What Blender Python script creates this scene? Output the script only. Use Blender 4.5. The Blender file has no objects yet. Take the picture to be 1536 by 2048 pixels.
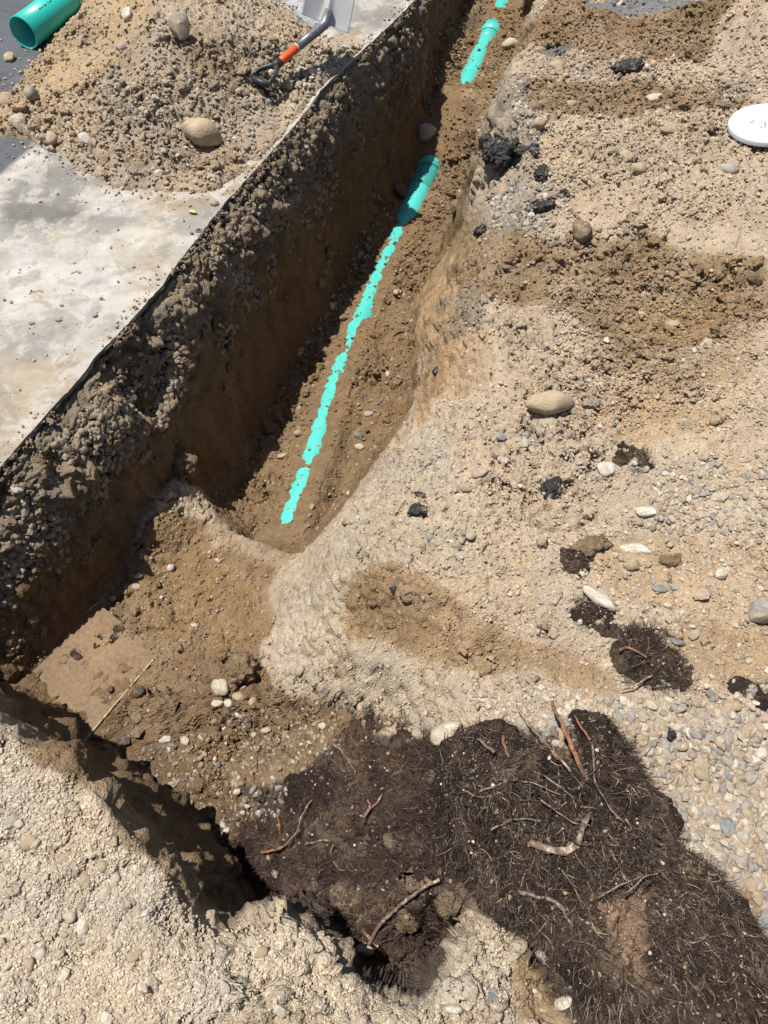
import bpy, math, random, hashlib
import numpy as np
from mathutils import Vector, Matrix, noise as mnoise
from mathutils.geometry import delaunay_2d_cdt
rng = np.random.default_rng(7); random.seed(7)
sc = bpy.context.scene
# ---------------------------------------------------------------- camera, sky, sun, exposure
PITCH = math.radians(57); CH = 1.85; FPX = 1479.0
cd = bpy.data.cameras.new('camera'); cam = bpy.data.objects.new('camera', cd); sc.collection.objects.link(cam)
cam.location = (0, 0, CH); cam.rotation_euler = (math.pi/2-PITCH, 0, 0)
cd.sensor_fit = 'VERTICAL'; cd.sensor_height = 36; cd.sensor_width = 36; cd.lens = FPX/2048*36
cd.clip_start = 0.02; cd.clip_end = 500
sc.camera = cam
SUN = Vector((0.29, -0.06, -1.0)).normalized()
w = bpy.data.worlds.new("World"); sc.world = w; w.use_nodes = True
nt = w.node_tree; bg = nt.nodes['Background']; bg.inputs['Strength'].default_value = 0.066
sky = nt.nodes.new('ShaderNodeTexSky'); sky.sky_type = 'NISHITA'; sky.sun_disc = False
sky.sun_elevation = math.asin(-SUN.z); sky.sun_rotation = math.atan2(-SUN.x, -SUN.y)
nt.links.new(sky.outputs[0], bg.inputs['Color'])
ld = bpy.data.lights.new('sun', 'SUN'); ld.energy = 5.0; ld.angle = math.radians(0.55); ld.color = (1, .965, .9)
lo = bpy.data.objects.new('sun', ld); sc.collection.objects.link(lo)
lo.rotation_euler = SUN.to_track_quat('-Z', 'Y').to_euler(); lo.location = (-1, 1, 6)
sc.view_settings.view_transform = 'Standard'; sc.view_settings.look = 'None'
sc.view_settings.exposure = 0.5; sc.view_settings.gamma = 1
# ---------------------------------------------------------------- noise in numpy
def hsh(ix, iy, iz, s):
    n = (ix.astype(np.int64)*73856093) ^ (iy.astype(np.int64)*19349663) ^ (iz.astype(np.int64)*83492791) ^ (s*2654435)
    n = (n ^ (n >> 13)) * 1274126177 & 0x7fffffff
    n = (n ^ (n >> 15)) * 2246822519 & 0x7fffffff
    return ((n ^ (n >> 12)) & 0xffffff).astype(np.float32)/16777215.
def vnoise(x, y, z, s=0):
    fx, fy, fz = np.floor(x), np.floor(y), np.floor(z)
    tx, ty, tz = x-fx, y-fy, z-fz
    tx = tx*tx*(3-2*tx); ty = ty*ty*(3-2*ty); tz = tz*tz*(3-2*tz)
    r = 0
    for a in (0, 1):
        for b in (0, 1):
            for c in (0, 1):
                r = r + hsh(fx+a, fy+b, fz+c, s)*(tx if a else 1-tx)*(ty if b else 1-ty)*(tz if c else 1-tz)
    return r*2-1
def fbm(x, y, z, f, o=4, s=0, g=.5):
    r = 0; a = 1; t = 0
    for i in range(o):
        r = r+a*vnoise(x*f+i*17.3, y*f+i*9.1, z*f+3.7*i, s+i); t += a; a *= g; f *= 2.03
    return r/t
def worley(x, y, z, f, s=0):
    x, y, z = x*f, y*f, z*f
    fx, fy, fz = np.floor(x), np.floor(y), np.floor(z)
    best = np.full(x.shape, 9., np.float32); cid = np.zeros(x.shape, np.float32)
    for a in (-1, 0, 1):
        for b in (-1, 0, 1):
            for c in (-1, 0, 1):
                cx, cy, cz = fx+a, fy+b, fz+c
                d = (cx+hsh(cx, cy, cz, s)-x)**2+(cy+hsh(cx, cy, cz, s+1)-y)**2+(cz+hsh(cx, cy, cz, s+2)-z)**2
                m = d < best; best = np.where(m, d, best); cid = np.where(m, hsh(cx, cy, cz, s+3), cid)
    return np.sqrt(best), cid
def sstep(a, b, x):
    t = np.clip((x-a)/(b-a), 0, 1); return t*t*(3-2*t)
# ---------------------------------------------------------------- survey: photo point + height -> plan position
cP, sP = math.cos(PITCH), math.sin(PITCH)
def ray(px, py):
    dy = (1024-py)/FPX
    return (px-768)/FPX, cP+dy*sP, -sP+dy*cP
def U(px, py, z):
    d = ray(px, py); t = (z-CH)/d[2]; return (d[0]*t, d[1]*t, z)
def depth_of(p): return p[1]*cP-(p[2]-CH)*sP
# rim of the cut pavement (left side of the trench)
rim_px = [(0, 935), (90, 836), (172, 745), (186, 722), (325, 572), (336, 550), (445, 412), (560, 285), (618, 215), (640, 182), (730, 97), (800, 30), (830, 0)]
rim = [U(a, b, 0)[:2] for a, b in rim_px]
rim = [(-1.95, -.5), (-1.72, .4), (-1.52, .85)] + rim
rd = np.array(rim[-1])-np.array(rim[4]); rd /= np.linalg.norm(rd)
rim += [(.21, 5.25), (.42, 6.0), (.72, 6.8), (1.9, 9.6)]
RN = (float(rd[1]), float(-rd[0]))
pts = []; edges = []
def line(ps):
    i0 = len(pts); pts.extend(ps)
    for i in range(len(ps)-1): edges.append((i0+i, i0+i+1))
def P(px, py, z): pts.append(U(px, py, z))
def L(*a): line([U(*q) for q in a])
# wall profile below the rim: (offset, height)
prof = [(-.03, -.032), (.014, -.026), (.085, -.14), (.115, -.34), (.135, -.60)]
for k, (o, z) in enumerate(prof):
    ln = []
    for i, (x, y) in enumerate(rim):
        far = sstep(2.8, 4.2, y)
        oo = o*(1-.45*far) + (0 if k < 2 else .018*math.sin(i*2.1+k*1.3))
        if y < 1.9: oo *= 1.15
        zz = z
        if y < 1.8 and k == 4: zz = -.5
        if 1.5 < y < 1.95 and k >= 2: oo += .03
        if 2.75 < y < 4.15 and k < 2: zz = (.016, -.03)[k]
        ln.append((x+RN[0]*oo, y+RN[1]*oo, zz))
    line(ln)
# foot of the left wall
foot = []
for i, (x, y) in enumerate(rim):
    if y < .8: continue
    oo = .165-.05*float(sstep(2.8, 4.2, y)); z = -.9+.05*float(sstep(2.5, 3.4, y))+.20*float(sstep(3.5, 4.3, y))
    if y < 1.75: z = -.645
    foot.append((x+RN[0]*oo, y+RN[1]*oo, z))
line(foot)
# trench floor
for q in [(455, 965, -.93), (500, 1000, -.93), (560, 1085, -.92), (540, 1040, -.9), (600, 900, -.88), (560, 860, -.9), (640, 760, -.86), (590, 760, -.87), (700, 620, -.85),
          (760, 560, -.86), (760, 470, -.84), (830, 480, -.84), (880, 330, -.76), (800, 350, -.72), (930, 250, -.60), (860, 235, -.57), (900, 215, -.58), (970, 150, -.68), (900, 140, -.66),
          (1000, 60, -.68), (950, 60, -.68), (740, 760, -.86), (700, 860, -.88), (640, 980, -.9)]: P(*q)
# right foot and right rim
L((596, 1108, -.9), (660, 1040, -.9), (712, 960, -.88), (800, 835, -.86), (832, 760, -.86), (822, 650, -.85), (862, 530, -.84), (925, 425, -.83), (962, 335, -.76), (960, 255, -.66), (990, 200, -.66), (1015, 140, -.68), (1050, 60, -.68), (1064, 10, -.68), (1085, -60, -.7))
L((650, 1068, -.56), (742, 950, -.5), (838, 815, -.5), (862, 745, -.5), (846, 640, -.5), (888, 530, -.48), (948, 430, -.46), (966, 345, -.42), (962, 255, -.38), (992, 205, -.42), (1022, 135, -.42), (1060, 55, -.42), (1085, -10, -.42))
L((700, 1100, -.26), (800, 960, -.22), (875, 815, -.2), (892, 720, -.2), (884, 630, -.16), (920, 540, -.13), (968, 440, -.12), (985, 365, -.16), (960, 250, -.10), (1000, 195, -.06), (1038, 118, -.05), (1080, 40, -.04), (1110, -20, -.04))
# right ground
for q in [(860, 1050, -.06), (940, 900, -.05), (965, 760, -.04), (955, 620, -.02), (1000, 500, 0), (1050, 400, .02), (1000, 260, .03), (1060, 300, .03), (1010, 225, .02), (1040, 170, 0), (1100, 100, -.02), (1200, 60, -.02), (1300, 20, -.01),
          (1120, 230, .0), (1250, 215, -.01), (1400, 190, 0), (1250, 260, .05), (1400, 260, .08), (1530, 230, .1), (1530, 130, .12), (1450, 110, .03), (1536, 20, .22), (1600, -20, .3),
          (1350, 130, .0), (1100, 330, .03), (1240, 330, .07), (1450, 330, .09), (1150, 440, .03), (1330, 430, .07), (1500, 440, .11), (1536, 520, .12), (1300, 520, .05), (1480, 590, .03), (1130, 560, .01), (1250, 640, .02),
          (1450, 680, .06), (1100, 700, -.01), (1300, 760, .04), (1530, 780, .09), (1080, 860, 0), (1230, 880, .02), (1400, 900, .05), (1536, 950, .05), (1000, 980, -.02), (1150, 1030, .02), (1300, 1080, .02), (1500, 1120, .02),
          (950, 1100, -.02), (1100, 1150, .02), (1280, 1200, .01), (1450, 1280, .02), (1600, 1300, .02), (1180, 1330, 0), (1330, 1420, .01), (1500, 1480, .02), (1400, 1600, .01), (1536, 1650, .02), (1536, 1850, 0), (1700, 1700, 0), (1800, 1200, .02), (1800, 800, .08), (1800, 400, .15), (1800, 0, .3)]: P(*q)
# spur, end bank between trench and pit
L((318, 905, -.5), (360, 950, -.56), (400, 1005, -.62), (440, 1050, -.64), (500, 1068, -.66), (560, 1098, -.68), (592, 1118, -.68))
L((420, 985, -.86), (470, 1040, -.86), (530, 1075, -.9), (575, 1105, -.91))
# pit floor
for q in [(330, 1010, -.62), (330, 1120, -.63), (430, 1150, -.63), (530, 1150, -.65), (250, 1160, -.64), (320, 1240, -.64), (440, 1260, -.63), (540, 1210, -.62), (200, 1230, -.655), (80, 1320, -.655), (0, 1400, -.655), (-40, 1340, -.655), (315, 1310, -.655), (160, 1490, -.655),
          (400, 1350, -.62), (500, 1330, -.6), (470, 1420, -.6), (350, 1430, -.63), (240, 1500, -.65), (330, 1560, -.62), (430, 1560, -.58), (500, 1790, -.62), (520, 1680, -.52), (560, 1560, -.48), (560, 1450, -.55)]: P(*q)
# pit right bank
L((556, 1165, -.62), (556, 1260, -.6), (560, 1340, -.58), (620, 1400, -.52), (700, 1430, -.42))
L((640, 1160, -.42), (640, 1270, -.42), (680, 1350, -.36), (780, 1420, -.26))
L((700, 1150, -.26), (700, 1230, -.3), (715, 1300, -.27), (790, 1345, -.17), (930, 1385, -.06))
for q in [(780, 1150, -.13), (760, 1230, -.25), (800, 1290, -.2), (850, 1180, -.1), (880, 1260, -.12), (960, 1330, -.04), (950, 1230, -.02), (1040, 1250, 0), (1060, 1400, 0), (870, 1480, -.12), (960, 1480, -.02), (760, 1500, -.3), (660, 1520, -.42), (640, 1620, -.42), (600, 1700, -.42),
          (760, 1620, -.26), (860, 1560, -.12), (1000, 1560, .05), (1130, 1500, .08), (1200, 1470, .05), (1200, 1620, .1), (1300, 1620, .05), (1290, 1720, .08), (1100, 1640, .06), (1000, 1700, .02), (880, 1680, -.1), (760, 1740, -.24), (680, 1800, -.3),
          (850, 1800, -.14), (960, 1780, -.02), (1080, 1800, .05), (1200, 1820, .1), (1300, 1850, .1), (1400, 1820, .04), (1450, 1900, .02), (1250, 1960, .07), (1400, 2000, .03), (1120, 1960, .0), (1080, 2040, 0), (760, 1880, -.3), (830, 1900, -.3), (900, 1850, -.35), (880, 1890, -.38), (830, 1960, -.35), (640, 1780, -.42)]: P(*q)
# foreground spoil crest, and its far foot
cr = [(-1.5, .86, .12), (-1.30, .79, .26), (-1.12, .70, .27)]
line(cr + [U(*q) for q in [(0, 1432, .13), (75, 1484, .13), (175, 1552, .15), (240, 1634, .14), (300, 1694, .12), (345, 1732, .10), (385, 1795, .05), (440, 1848, 0), (500, 1838, -.02), (610, 1835, -.02), (655, 1880, -.03), (700, 1948, -.02), (790, 1985, -.04), (850, 1985, -.04), (905, 1905, -.02), (950, 1832, .0), (1030, 1880, .03), (1060, 1990, .03)]])
line([(-1.45, .9, -.5), (-1.27, .85, -.6), (-1.07, .78, -.65)] + [(U(*q)[0]+.03, U(*q)[1]+.09, z) for q, z in [((0, 1440, .1), -.65), ((75, 1492, .1), -.65), ((175, 1560, .12), -.65), ((240, 1640, .11), -.65), ((300, 1700, .1), -.65), ((345, 1735, .09), -.66), ((385, 1795, .05), -.66), ((440, 1848, 0), -.6)]])
for q in [(500, 1815, -.5), (620, 1812, -.42), (680, 1860, -.4), (730, 1925, -.4), (800, 1962, -.42), (865, 1935, -.42), (915, 1860, -.42)]: P(*q)
for q in [(100, 1650, .12), (0, 1600, .12), (200, 1750, .1), (60, 1800, .1), (300, 1850, .1), (180, 1950, .1), (450, 1930, .06), (600, 1950, .05), (400, 2040, .1), (100, 2040, .12), (700, 2040, .08), (900, 2020, .06), (980, 1940, .05), (560, 1880, .03), (960, 2040, .06), (-200, 1900, .12), (-300, 1600, .1)]: P(*q)
line([(-2.2, -.8, .1), (-.8, -.8, .12), (0, -.8, .1), (1.2, -.8, .02)])
# spoil heap on the pavement
ZP = -.035
line([U(*q) for q in [(-60, 330, ZP), (0, 305, ZP), (60, 300, ZP), (120, 345, ZP), (200, 395, ZP), (290, 415, ZP), (360, 420, ZP), (440, 414, ZP)]])
for q in [(-40, 210, ZP), (20, 160, ZP), (75, 95, ZP), (110, 40, ZP), (135, -20, ZP), (150, -80, ZP), (720, 92, ZP), (705, 72, ZP), (650, 62, ZP), (600, 30, ZP), (535, 0, ZP), (480, -50, ZP)]: P(*q)
for q in [(0, 250, .03), (60, 255, .05), (150, 320, .015), (240, 370, .01), (330, 375, .012), (430, 375, .012), (70, 165, .06), (140, 200, .1), (150, 100, .12), (220, 130, .17), (220, 230, .11), (300, 250, .1), (320, 170, .16), (300, 60, .25), (200, 20, .2), (420, 80, .22), (440, 170, .13), (520, 60, .14), (560, 130, .07), (620, 110, .05), (680, 100, .03), (400, 300, .03), (500, 240, .04), (540, 200, .04), (600, 190, .015), (560, 270, .01), (490, 330, .008), (460, 385, .008), (640, 150, .03), (300, -20, .3), (420, -40, .2), (230, 320, .05), (360, 240, .09)]: P(*q)
pts.append((-1.0, 4.4, .38)); pts.append((-.8, 4.9, ZP)); pts.append((-1.5, 4.9, ZP)); pts.append((-1.75, 4.2, ZP))
for q in [(-3.6, -1.5, ZP), (3.6, -1.5, 0), (-3.6, 11, ZP), (5, 11, 0), (-3.6, 3, ZP), (-3.2, .8, ZP), (3.6, 3, .2), (-1, 7, ZP), (2.2, 6.5, 0), (3.4, 6, .2), (-2.2, 2, ZP), (-1.5, 2.2, ZP), (-1.15, 2.4, ZP), (-2.8, 4.2, ZP)]: pts.append(q)
# end of the trench
ex = np.array(rim[-2]);
vs = [Vector((p[0], p[1])) for p in pts]
ov, oe, of, ovi, _, _ = delaunay_2d_cdt(vs, edges, [], 0, 1e-4)
OZ = []
A = np.array([(p[0], p[1], p[2]) for p in pts])
for i, v in enumerate(ov):
    if ovi[i]: OZ.append(A[ovi[i][0], 2])
    else:
        d = (A[:, 0]-v.x)**2+(A[:, 1]-v.y)**2; k = np.argsort(d)[:2]; ww = 1/np.sqrt(d[k]+1e-9); OZ.append(float((A[k, 2]*ww).sum()/ww.sum()))
GX0, GY0, GS = -3.6, -1.5, .01
NX, NY = 861, 1251
HF = np.zeros((NY, NX), np.float32)-.035
for tri in of:
    p = [(ov[i].x, ov[i].y, OZ[i]) for i in tri]
    for k in range(1, len(p)-1):
        a, b, c = p[0], p[k], p[k+1]
        x0 = max(0, int((min(a[0], b[0], c[0])-GX0)/GS)); x1 = min(NX, int((max(a[0], b[0], c[0])-GX0)/GS)+2)
        y0 = max(0, int((min(a[1], b[1], c[1])-GY0)/GS)); y1 = min(NY, int((max(a[1], b[1], c[1])-GY0)/GS)+2)
        if x1 <= x0 or y1 <= y0: continue
        X, Y = np.meshgrid(GX0+np.arange(x0, x1)*GS, GY0+np.arange(y0, y1)*GS)
        den = (b[1]-c[1])*(a[0]-c[0])+(c[0]-b[0])*(a[1]-c[1])
        if abs(den) < 1e-12: continue
        l1 = ((b[1]-c[1])*(X-c[0])+(c[0]-b[0])*(Y-c[1]))/den; l2 = ((c[1]-a[1])*(X-c[0])+(a[0]-c[0])*(Y-c[1]))/den; l3 = 1-l1-l2
        m = (l1 > -1e-6) & (l2 > -1e-6) & (l3 > -1e-6)
        sub = HF[y0:y1, x0:x1]; sub[m] = (l1*a[2]+l2*b[2]+l3*c[2])[m]
def blur(h, r, n):
    for _ in range(n):
        for ax in (0, 1):
            p = np.pad(h, [(r, r) if a == ax else (0, 0) for a in (0, 1)], mode='edge')
            c = np.cumsum(p, axis=ax); z = np.zeros_like(np.take(c, [0], ax)); c = np.concatenate([z, c], ax)
            k = 2*r+1
            h = ((np.take(c, range(k, c.shape[ax]), ax)-np.take(c, range(0, c.shape[ax]-k), ax))/k).astype(np.float32)
    return h
raw = HF.copy()
HF = blur(HF, 1, 2); HS = blur(raw, 3, 2)
GXX, GYY = np.meshgrid(GX0+np.arange(NX)*GS, GY0+np.arange(NY)*GS)
def segdist(X, Y, poly):          # signed by side: + on the right of the line; also the arc length
    best = np.full(X.shape, 1e9); side = np.zeros(X.shape); S = np.zeros(X.shape); acc = 0
    for (ax, ay), (bx, by) in zip(poly[:-1], poly[1:]):
        dx, dy = bx-ax, by-ay; l = math.hypot(dx, dy)
        t = np.clip(((X-ax)*dx+(Y-ay)*dy)/(l*l), 0, 1); qx, qy = X-ax-t*dx, Y-ay-t*dy
        d = np.hypot(qx, qy); m = d < best-1e-9
        best = np.where(m, d, best); side = np.where(m, np.sign(dy*qx-dx*qy), side); S = np.where(m, acc+t*l, S); acc += l
    return best*side, S
RD, _ = segdist(GXX, GYY, rim)
away = sstep(.03, .12, np.abs(RD))*np.where(RD < 0, 0, 1)+sstep(-.01, .04, HF)*np.where(RD < 0, 1, 0)
away = np.clip(away, 0, 1); zero = np.zeros_like(GXX)
ksm = np.where(GYY < .75, .12, .6); HF = np.where((np.abs(RD) > .07) & (RD > 0), HF*(1-ksm)+HS*ksm, HF)
HF += away*(.022*fbm(GXX, GYY, zero, 3.0, 3, 1)+.017*fbm(GXX, GYY, zero, 9, 3, 5)+.009*fbm(GXX, GYY, zero, 22, 2, 8)-.018*(1-sstep(0, .10, np.abs(fbm(GXX, GYY, zero, 5, 3, 12))))*sstep(-.1, .25, fbm(GXX, GYY, zero, 2.2, 2, 14)))
tn = fbm(GXX, GYY, zero, 3.4, 5, 900, .6)*7; tf = tn-np.floor(tn); tr = sstep(.38, .62, tf)-tf
tm = sstep(-.35, .1, fbm(GXX, GYY, zero, 1.4, 2, 905))*away*np.where((GXX > -.45+.35*(GYY-1)) | (RD < 0), 1, .45)
HF += tm*tr*.028
# the buried pipe: centre line at real depth; the soil beside it is raised or dug away along its length
pipe_tab = [(1150, -9, .02), (1085, .8, .03), (1066, .1, .03), (1050, -.3, .03), (1000, -.5, .035), (950, -.5, .03), (930, -.12, .01), (900, -.8, .02), (870, -.6, .02), (830, -.25, .04), (760, -.3, .045), (700, -.22, .045), (680, -.1, .045), (650, -.4, .035), (620, -.7, .0), (590, -.6, .01), (570, -.35, .04), (520, -.3, .045), (480, -.45, .03), (460, -.05, .02), (435, -1.8, .01), (380, -2.6, .015), (330, -4.0, 0), (318, -2.5, 0), (305, 2, 0), (275, 9, 0), (240, 13, 0), (215, 9, 0), (195, 4, 0), (180, .3, 0), (150, -2.0, .02), (110, -1.6, .03), (90, -.9, .02), (60, -2.4, 0), (45, -.6, 0), (36, 1.4, 0), (24, 1.0, 0), (12, -1.2, 0), (-20, -.6, 0), (-80, 1.0, 0)]
pipe_px = [(540, 1130), (566, 1070), (585, 1020), (618, 930), (640, 860), (658, 790), (688, 700), (727, 610), (757, 540), (795, 465), (845, 360), (880, 270), (905, 215), (942, 140), (973, 75), (1003, 5), (1030, -60)]
PR = .08
PZ = -.845
pipe_ctr = []
for a, b in pipe_px:
    zt = PZ+.14*float(sstep(3.3, 5.2, U(a, b, PZ)[1])); q = U(a, b, zt); pipe_ctr.append((q[0], q[1], zt-PR))
# smooth it towards straight runs
pc = np.array(pipe_ctr)
for _ in range(3): pc[1:-1, :2] = pc[1:-1, :2]*.5+(pc[:-2, :2]+pc[2:, :2])*.25
PD, PS = segdist(GXX, GYY, [tuple(q[:2]) for q in pc])
Ls = np.concatenate([[0], np.cumsum(np.hypot(*np.diff(pc[:, :2], axis=0).T))])
ppy = np.array([b for a, b in pipe_px], float)
tabs = np.array([(np.interp(-py, -ppy, Ls), o/100, t) for py, o, t in pipe_tab])
topz = np.interp(PS, Ls, pc[:, 2])+PR
off = np.interp(PS, tabs[:, 0], tabs[:, 1])+.0042*fbm(GXX, GYY, zero, 9, 5, 31, .7)-.0006*(np.abs(PD) < .2)+.005*fbm(GXX, GYY, zero, 38, 2, 37)+.0005
side_t = np.interp(PS, tabs[:, 0], tabs[:, 2])
wgt = 1-sstep(.07, .17, np.abs(PD))
wgt = np.where((PS > .02) & (PS < Ls[-1]-.02), wgt, 0)
HF = HF*(1-wgt)+(topz+off+PD*side_t*4)*wgt
HF = np.where((RD < .0) & (HF < .0), np.minimum(HF, -.012), HF).astype(np.float32)
HF = np.where(RD < -.02, np.where(HF < -.005, -.03, HF), HF).astype(np.float32)
def smp(G, x, y):
    fx = np.clip((np.asarray(x)-GX0)/GS, 0, NX-1.001); fy = np.clip((np.asarray(y)-GY0)/GS, 0, NY-1.001)
    ix = fx.astype(int); iy = fy.astype(int); tx = fx-ix; ty = fy-iy
    return (G[iy, ix]*(1-tx)+G[iy, ix+1]*tx)*(1-ty)+(G[iy+1, ix]*(1-tx)+G[iy+1, ix+1]*tx)*ty
def hgt(x, y): return float(smp(HF, x, y))
def ground(x, y):                     # terrain or the pavement laid over it
    h = hgt(x, y)
    if h < 0 and float(smp(RD, x, y)) < 0: return 0.0
    return h
def hit(px, py):                      # where the line of sight through a photo point meets the ground
    d = ray(px, py); t = 1.0
    while t < 14:
        x, y, z = d[0]*t, d[1]*t, CH+d[2]*t
        g = ground(x, y)
        if z <= g:
            a, b = t-.02, t
            for _ in range(8):
                m = (a+b)/2
                if CH+d[2]*m <= ground(d[0]*m, d[1]*m): b = m
                else: a = m
            return Vector((d[0]*b, d[1]*b, CH+d[2]*b))
        t += .02
    return Vector((d[0]*4, d[1]*4, 0))
def nrm(x, y, e=.03):
    return Vector((ground(x-e, y)-ground(x+e, y), ground(x, y-e)-ground(x, y+e), 2*e)).normalized()
# ---------------------------------------------------------------- helpers
C = sc.collection
def tag(o, label=None, cat=None, group=None, kind=None):
    if label: o['label'] = label
    if cat: o['category'] = cat
    if group: o['group'] = group
    if kind: o['kind'] = kind
    return o
def mesh_np(name, V, F, cols=None, smooth=True, extra=None):
    me = bpy.data.meshes.new(name); V = np.asarray(V, np.float32); F = np.asarray(F, np.int32); n = F.shape[1]
    me.vertices.add(len(V)); me.vertices.foreach_set('co', V.ravel())
    me.loops.add(F.size); me.loops.foreach_set('vertex_index', F.ravel())
    me.polygons.add(len(F)); me.polygons.foreach_set('loop_start', np.arange(0, F.size, n, dtype=np.int32))
    me.polygons.foreach_set('loop_total', np.full(len(F), n, np.int32)) if bpy.app.version < (4, 0) else None
    me.polygons.foreach_set('use_smooth', np.full(len(F), smooth))
    if cols is not None:
        a = me.color_attributes.new('Col', 'FLOAT_COLOR', 'POINT'); c = np.ones((len(V), 4), np.float32); c[:, :cols.shape[1]] = cols; a.data.foreach_set('color', c.ravel())
    me.update(calc_edges=True); me.validate()
    return me
def link(name, me, mat, parent=None):
    o = bpy.data.objects.new(name, me); C.objects.link(o)
    if mat and not me.materials: me.materials.append(mat)
    if parent: o.parent = parent
    return o
def empty(name, loc):
    o = bpy.data.objects.new(name, None); o.empty_display_size = .05; C.objects.link(o); o.location = loc; return o
class MB:
    def __init__(s): s.v = []; s.f = []
    def tube(s, ps, rs, n=10, cap=True, sq=1.0):
        ps = [Vector(p) for p in ps]; b = len(s.v); up = Vector((0, 0, 1)); pt = (ps[1]-ps[0]).normalized()
        if abs(pt.dot(up)) > .95: up = Vector((1, 0, 0))
        for i, p in enumerate(ps):
            t = (ps[min(i+1, len(ps)-1)]-ps[max(i-1, 0)]).normalized()
            x = t.cross(up).normalized(); y = x.cross(t).normalized(); up = y
            for k in range(n):
                a = 2*math.pi*k/n; s.v.append(p+(x*math.cos(a)+y*math.sin(a)*sq)*rs[i])
        for i in range(len(ps)-1):
            for k in range(n):
                s.f.append((b+i*n+k, b+i*n+(k+1) % n, b+(i+1)*n+(k+1) % n, b+(i+1)*n+k))
        if cap:
            s.f.append(tuple(b+k for k in range(n))[::-1]); s.f.append(tuple(b+(len(ps)-1)*n+k for k in range(n)))
    def build(s, name, mat, parent=None, smooth=True):
        off = parent.location if parent else Vector((0, 0, 0))
        if parent and parent.parent: off = off+parent.parent.location
        me = bpy.data.meshes.new(name); me.from_pydata([tuple(v-off) for v in s.v], [], s.f); me.update()
        for p in me.polygons: p.use_smooth = smooth
        return link(name, me, mat, parent)
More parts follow.
